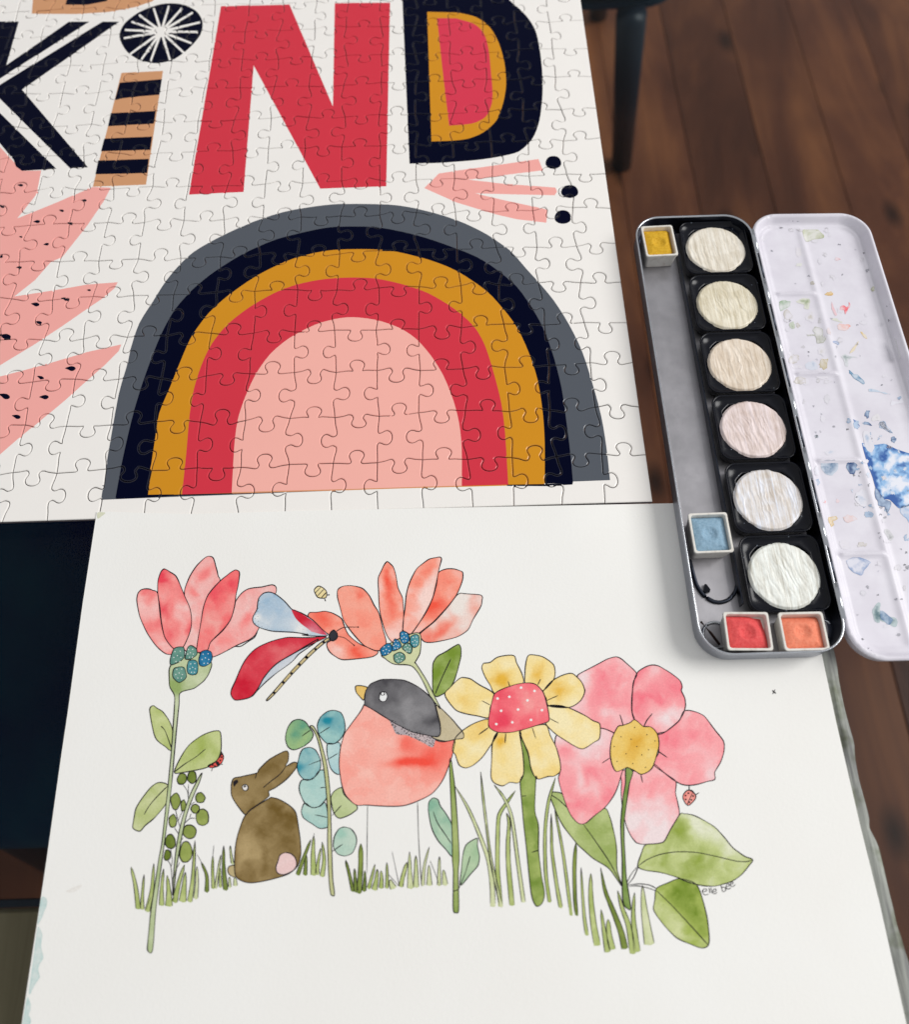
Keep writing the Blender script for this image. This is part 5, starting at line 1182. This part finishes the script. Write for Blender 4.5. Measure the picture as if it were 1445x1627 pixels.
# the big blue pool at the right
film("paint_stain", V('T8', [(612, 180), (640, 185), (700, 190), (760, 185), (840, 220), (915, 245), (960, 260), (990, 420), (985, 560), (900, 590), (850, 600), (790, 545), (735, 540), (700, 470), (680, 400), (650, 320), (625, 240)]),
     wash((224, 226, 235), (10, 80, 156), .34, 1.9, B('T8', (690, 225, 80, .5, 26, 15), (860, 235, 90, .4, 26, 20), (660, 330, 24, .6, 120, -12), (850, 540, 90, .35, 50)), scale=13., mid=(136, 180, 222), edge=.6, edge_w=5.5), 1.0, ink=0, surf=lid_z, root=tin, fill_mat=M_STAIN, step=1.5, lift=.00002, parent=lid_root)
stain('T8', [(695, 470), (725, 490), (760, 545), (800, 560), (795, 600), (775, 632), (755, 590), (720, 580), (700, 520)], *DBL)
stain('T8', [(620, 110), (650, 100), (665, 150), (690, 205), (665, 240), (635, 200)], *PAL)
stain('T8', [(860, 600), (900, 580), (985, 580), (985, 720), (930, 700), (880, 650)], (216, 222, 232), (120, 164, 206), 1.0, .3)
stain('T8', [(345, 325), (370, 292), (420, 288), (455, 310), (450, 355), (420, 385), (380, 375)], (130, 168, 192), (36, 96, 140), .8, .5)
stain('T8', [(508, 325), (540, 300), (575, 315), (580, 345), (565, 378), (540, 375), (515, 350)], *DBL, .6, .5)
stain('T8', [(565, 540), (580, 500), (610, 475), (640, 490), (650, 540), (640, 590), (600, 580)], (222, 224, 232), (130, 164, 196), 1.2, .15)
stain('T8', [(512, 940), (540, 918), (600, 915), (660, 940), (655, 975), (625, 1005), (622, 1028), (575, 1025), (525, 985)], (204, 212, 228), (128, 152, 190), .9, .4)
stain('T8', [(680, 1260), (705, 1215), (735, 1215), (728, 1265), (790, 1300), (830, 1310), (840, 1350), (815, 1365), (765, 1340), (735, 1325), (722, 1340), (690, 1325)], (76, 130, 120), (28, 86, 96), .8, .5)
stain('T8', [(735, 1262), (790, 1300), (815, 1325), (790, 1350), (740, 1318)], (60, 124, 164), (32, 88, 136), .3, .5)
stain('T8', [(370, 238), (400, 226), (445, 236), (420, 250), (385, 252)], *PAL); stain('T8', [(400, 690), (402, 660), (445, 655), (450, 675), (428, 685), (430, 715), (408, 722)], (226, 206, 150), (206, 170, 90), .8)
blob('T8', 320, 360, 16, 28, *PAL); blob('T8', 322, 433, 16, 20, *PAL); blob('T8', 653, 640, 26, 20, *DBL); blob('T8', 628, 588, 9, 10, *DBL); blob('T8', 664, 585, 10, 9, *DBL)
blob('T8', 535, 667, 42, 24, (228, 216, 216), (222, 196, 194)); blob('T8', 457, 553, 10, 11, (240, 180, 176), (232, 150, 150)); blob('T8', 374, 563, 8, 8, (240, 190, 186), (232, 160, 160)); blob('T8', 500, 835, 40, 28, *BEI); blob('T8', 610, 838, 28, 14, *BEI, .6)
stain('T8', [(760, 738), (790, 745), (815, 775), (810, 800), (785, 808), (768, 770)], (160, 166, 160), (84, 92, 90)); blob('T8', 900, 788, 18, 20, *PAL); blob('T8', 765, 1365, 16, 12, *PAL); blob('T8', 620, 1150, 20, 20, (222, 220, 226), (204, 202, 210))
blob('T8', 575, 60, 16, 26, *DBL); blob('T8', 527, 36, 11, 11, *PAL); blob('T8', 640, 52, 22, 9, *DBL, .5); blob('T8', 815, 158, 18, 18, *DBL, .6); blob('T8', 318, 137, 11, 10, (110, 140, 150), (60, 84, 96))
stain('T8', [(725, 60), (745, 30), (765, 60), (800, 100), (815, 118), (770, 98), (735, 85)], *PAL)
for x, y, r_ in [(647, 1108, 10), (715, 1161, 7), (833, 1188, 10), (868, 1188, 5), (846, 1418, 12), (617, 1446, 6), (905, 982, 15), (888, 965, 7), (866, 862, 6), (898, 888, 8), (889, 1000, 6), (656, 450, 7), (735, 596, 9), (730, 640, 9), (764, 660, 8), (562, 388, 5), (596, 395, 6), (600, 370, 5), (730, 790, 5), (722, 760, 4), (432, 72, 6), (520, 90, 5), (671, 1523, 4), (655, 1505, 4), (585, 1290, 4)]:
    blob('T8', x, y, r_, r_ * .85, *BLK, ring=.2, n_=7)
# upper half
stain('T7', [(160, 165), (190, 150), (260, 155), (300, 185), (300, 212), (240, 225), (185, 240)], (208, 214, 172), (150, 160, 96), .8, .3)
stain('T7', [(175, 198), (210, 186), (235, 190), (268, 194), (235, 202), (200, 206)], (176, 186, 110), (110, 124, 46), .4)
stain('T7', [(0, 665), (40, 650), (75, 662), (60, 690), (20, 720), (0, 720)], (198, 212, 190), (140, 168, 134), .6); stain('T7', [(118, 662), (165, 630), (205, 640), (215, 665), (200, 712), (175, 705), (165, 672)], *GRN)
stain('T7', [(25, 745), (50, 710), (85, 740), (88, 765), (55, 778), (30, 765)], *BEI); blob('T7', 84, 822, 24, 24, (130, 160, 92), (66, 100, 44), .9); blob('T7', 125, 822, 16, 14, *BEI, .6)
stain('T7', [(180, 770), (205, 735), (230, 725), (245, 765), (225, 800), (205, 790)], *BEI); stain('T7', [(230, 850), (250, 835), (295, 850), (300, 890), (320, 910), (300, 945), (260, 950), (250, 900), (195, 898), (190, 885), (245, 885)], (216, 216, 204), (168, 170, 156), .8)
blob('T7', 297, 1005, 30, 32, *BEI); blob('T7', 305, 1088, 36, 36, (222, 216, 198), (190, 176, 140)); stain('T7', [(178, 1115), (190, 1085), (220, 1073), (255, 1085), (268, 1125), (200, 1130)], (182, 200, 218), (110, 146, 180))
blob('T7', 98, 1055, 36, 34, *BEI, .5); blob('T7', 118, 1112, 34, 14, *BEI); blob('T7', 145, 1208, 40, 26, *BEI); blob('T7', 305, 1172, 50, 22, *BEI, .5); blob('T7', 328, 1338, 26, 28, (222, 220, 226), (206, 204, 210)); blob('T7', 300, 1478, 18, 18, (222, 220, 226), (206, 204, 210))
stain('T7', [(318, 600), (345, 588), (370, 598), (365, 614), (330, 614)], (228, 190, 84), (212, 160, 50), .3); stain('T7', [(358, 668), (370, 665), (385, 700), (398, 745), (385, 752), (365, 705)], (246, 150, 150), (238, 96, 104), .3)
stain('T7', [(418, 708), (440, 686), (470, 690), (490, 662), (494, 690), (470, 720), (462, 750), (450, 722), (428, 720)], (246, 150, 150), (238, 86, 96), .3); stain('T7', [(355, 775), (395, 778), (436, 802), (400, 795)], *GRN); stain('T7', [(405, 830), (430, 812), (485, 818), (484, 845), (445, 858), (412, 848)], (246, 196, 178), (236, 150, 130), .5)
stain('T7', [(330, 845), (345, 840), (362, 875), (355, 890), (335, 882)], (204, 176, 168), (150, 120, 116)); stain('T7', [(372, 930), (400, 928), (420, 948), (405, 956)], (190, 202, 222), (140, 160, 196)); stain('T7', [(545, 935), (555, 945), (530, 985), (500, 1012), (490, 1008), (520, 965)], (236, 200, 100), (220, 172, 60), .4); stain('T7', [(565, 870), (585, 880), (605, 908), (595, 912)], (236, 208, 130), (222, 184, 90), .4)
stain('T7', [(428, 1040), (455, 1020), (500, 1035), (545, 1048), (500, 1052), (478, 1075), (475, 1108), (458, 1108), (445, 1070)], (186, 200, 194), (110, 132, 130), 1.0); stain('T7', [(485, 1135), (510, 1160), (550, 1170), (592, 1218), (580, 1234), (530, 1205), (500, 1170)], (130, 176, 200), (70, 128, 166), .8)
stain('T7', [(620, 1262), (680, 1275), (745, 1295), (772, 1302), (740, 1306), (680, 1290), (625, 1285)], (130, 176, 206), (70, 130, 176), .8); stain('T7', [(822, 1330), (845, 1318), (848, 1330), (830, 1338)], *DBL, .3); stain('T7', [(772, 1385), (782, 1345), (820, 1355), (855, 1335), (862, 1360), (810, 1372)], (222, 224, 234), (180, 192, 214))
stain('T7', [(592, 1440), (605, 1415), (630, 1415), (628, 1440), (615, 1468), (598, 1460)], *DBL, .6); stain('T7', [(640, 1480), (675, 1438), (705, 1475), (690, 1490)], (214, 212, 208), (170, 168, 164)); stain('T7', [(700, 1495), (735, 1490), (745, 1530), (790, 1575), (740, 1555), (700, 1530)], *PAL); stain('T7', [(800, 920), (812, 915), (845, 1040), (828, 1040)], (206, 212, 200), (178, 186, 174), .3)
stain('T7', [(510, 1480), (530, 1490), (555, 1515), (545, 1548), (525, 1530)], *BLU); stain('T7', [(590, 1565), (620, 1570), (630, 1625), (585, 1625)], *PAL, .6); stain('T7', [(588, 1500), (610, 1498), (645, 1520), (600, 1515)], *DBL, .5); blob('T7', 482, 1490, 13, 12, *PAL); blob('T7', 793, 1615, 18, 14, *DBL, .5)
blob('T7', 575, 365, 14, 18, *BEI); blob('T7', 650, 570, 12, 18, (212, 212, 186), (176, 178, 140)); blob('T7', 132, 400, 26, 14, (214, 220, 186), (180, 190, 130)); blob('T7', 225, 528, 14, 12, *BEI); blob('T7', 298, 530, 14, 12, *BEI); blob('T7', 398, 358, 18, 10, (238, 206, 206), (228, 180, 182), .5); blob('T7', 130, 310, 20, 30, (222, 216, 216), (206, 196, 190), .4)
for x, y, r_ in [(417, 258, 7), (613, 438, 12), (587, 318, 5), (203, 478, 6), (198, 1008, 6), (236, 1386, 6), (378, 1530, 6), (474, 1546, 6), (762, 787, 6), (748, 688, 5), (255, 1598, 10), (60, 92, 4), (94, 94, 4), (126, 97, 5), (10, 140, 7), (108, 528, 5)]:
    blob('T7', x, y, r_, r_ * .85, *BLK, ring=.2, n_=7)

for k in range(26):                                # spatter round the blue pool
    a_ = rng.uniform(0, 2 * math.pi); d_ = rng.uniform(95, 260)
    xx, yy = 800 + d_ * math.cos(a_) * .8 - 60, 380 + d_ * math.sin(a_) * 1.25
    if xx < 940 and xx > 430: blob('T8', xx, yy, rng.uniform(4, 13), rng.uniform(4, 12), *(BLU if k % 2 else PAL), ring=1.0, bias=.45, n_=8)
# faint dried water marks and specks all over the wells
rs_ = np.random.default_rng(23)
for k in range(70):
    x_, y_ = rs_.uniform(LX0 + .006, LX1 - .006), rs_.uniform(LY0 + .006, LY1 - .006)
    P_ = np.array([x_, y_, float(lid_z(x_, y_))]) - EYE
    q_ = (CX + FPX * (P_ @ RGT) / (P_ @ FWD), CY - FPX * (P_ @ UPV) / (P_ @ FWD))
    if k % 3: blob('PX', q_[0], q_[1], rs_.uniform(2, 6), rs_.uniform(2, 5), (216, 213, 220), (196, 193, 196), 1.0, .15)
    else: blob('PX', q_[0], q_[1], rs_.uniform(.7, 1.6), rs_.uniform(.7, 1.4), (120, 124, 136), (60, 66, 80), .2, .5, 7)

# ================================================================== TAPE STRIP UNDER THE SHEET'S RIGHT EDGE
inner = [(1296, 1040), (1318, 1146), (1356, 1310), (1386, 1434), (1430, 1627), (1470, 1800)]
outer = [(1500, 1800), (1472, 1640), (1445, 1531), (1440, 1515), (1433, 1490), (1426, 1469), (1420.5, 1445), (1411, 1406), (1404, 1374), (1397, 1346), (1390, 1330), (1382.5, 1315), (1382, 1300), (1375, 1272), (1366, 1239), (1360, 1206), (1358, 1181), (1353, 1163), (1343, 1126), (1334.5, 1084), (1331, 1058), (1327.6, 1040), (1322, 1020), (1290, 1020)]
def tape_z(x, y):
    x = np.asarray(x, float); y = np.asarray(y, float)
    return .00012 + 0 * x
tp = np.vstack([np.array(inner, float), catmull(outer[:-2], False, 3), np.array(outer[-2:], float)])
def tape_mat():
    m, nt, ln, b = base_mat("washed_tape", (120, 122, 116), 0.55, 0.3)
    pos = geo_pos(nt); st_ = nt.new("ShaderNodeVectorMath"); st_.operation = 'MULTIPLY'; st_.inputs[1].default_value = (420, 30, 1); ln.new(pos, st_.inputs[0])
    n1 = noise(nt, ln, 1.0, 4, 0.6, st_.outputs[0]); n2 = noise(nt, ln, 38, 4, 0.6, pos)
    r = ramp(nt, ln, n1.outputs[0], [(0.3, (112, 112, 112)), (0.5, (146, 148, 142)), (0.75, (172, 176, 168))])
    r2 = ramp(nt, ln, n2.outputs[0], [(0.52, (255, 255, 255)), (0.66, (160, 168, 128))])
    mx = nt.new("ShaderNodeMix"); mx.data_type = 'RGBA'; mx.blend_type = 'MULTIPLY'; mx.inputs["Factor"].default_value = 1.0
    ln.new(r.outputs[0], mx.inputs["A"]); ln.new(r2.outputs[0], mx.inputs["B"]); ln.new(mx.outputs["Result"], b.inputs["Base Color"])
    b.inputs["Alpha"].default_value = 0.93
    bump(nt, ln, n1.outputs[0], b, 0.7, 0.0008); return m
M_TAPE = tape_mat()
W = on_surface(tp, tape_z)[:, :2]
if ((W[:, 0] * np.roll(W[:, 1], -1)) - (np.roll(W[:, 0], -1) * W[:, 1])).sum() < 0: W = W[::-1]
gx_, gy_ = np.meshgrid(np.arange(W[:, 0].min(), W[:, 0].max(), .0011), np.arange(W[:, 1].min(), W[:, 1].max(), .0018))
G = np.stack([gx_.ravel(), gy_.ravel()], 1); G = G[inside(G, W)]; G = G[seg_dist(G, W) > .0005]; n = len(W)
tv, tf = cdt([tuple(p) for p in W] + [tuple(p) for p in G], [(a, (a + 1) % n) for a in range(n)])
tf = [ccw(tv, t) for t in tf]; cc = np.array([tv[list(t)].mean(0) for t in tf]); kp = inside(cc, W); tf = [t for t, k in zip(tf, kp) if k]
under = inside(tv, PO) & (seg_dist(tv, PO) > .0004)
dz = .0010 * fbm(tv[:, 0] * 240, tv[:, 1] * 34, 71, 3) * np.clip(seg_dist(tv, W) / .002, 0.2, 1)
zt_ = np.where(inside(tv, PO) | (seg_dist(tv, PO) < .0012), -.00005 + 0 * dz, .00012 + dz)
zt_ = np.where(inside(tv, PO), .00001, np.maximum(zt_, .00012) * 1.0)
nv = len(tv)
vv = [(p[0], p[1], z + .00002) for p, z in zip(tv, zt_)] + [(p[0], p[1], 0.000005) for p in tv]
ff = list(tf) + [(nv + t[0], nv + t[2], nv + t[1]) for t in tf] + [(nv + a, nv + (a + 1) % n, (a + 1) % n, a) for a in range(n)]
tag(new_obj("tape_strip", vv, ff, M_TAPE, None, smooth=True), "crinkled grey strip of tape with green paint stains along the painting's right edge", "tape")
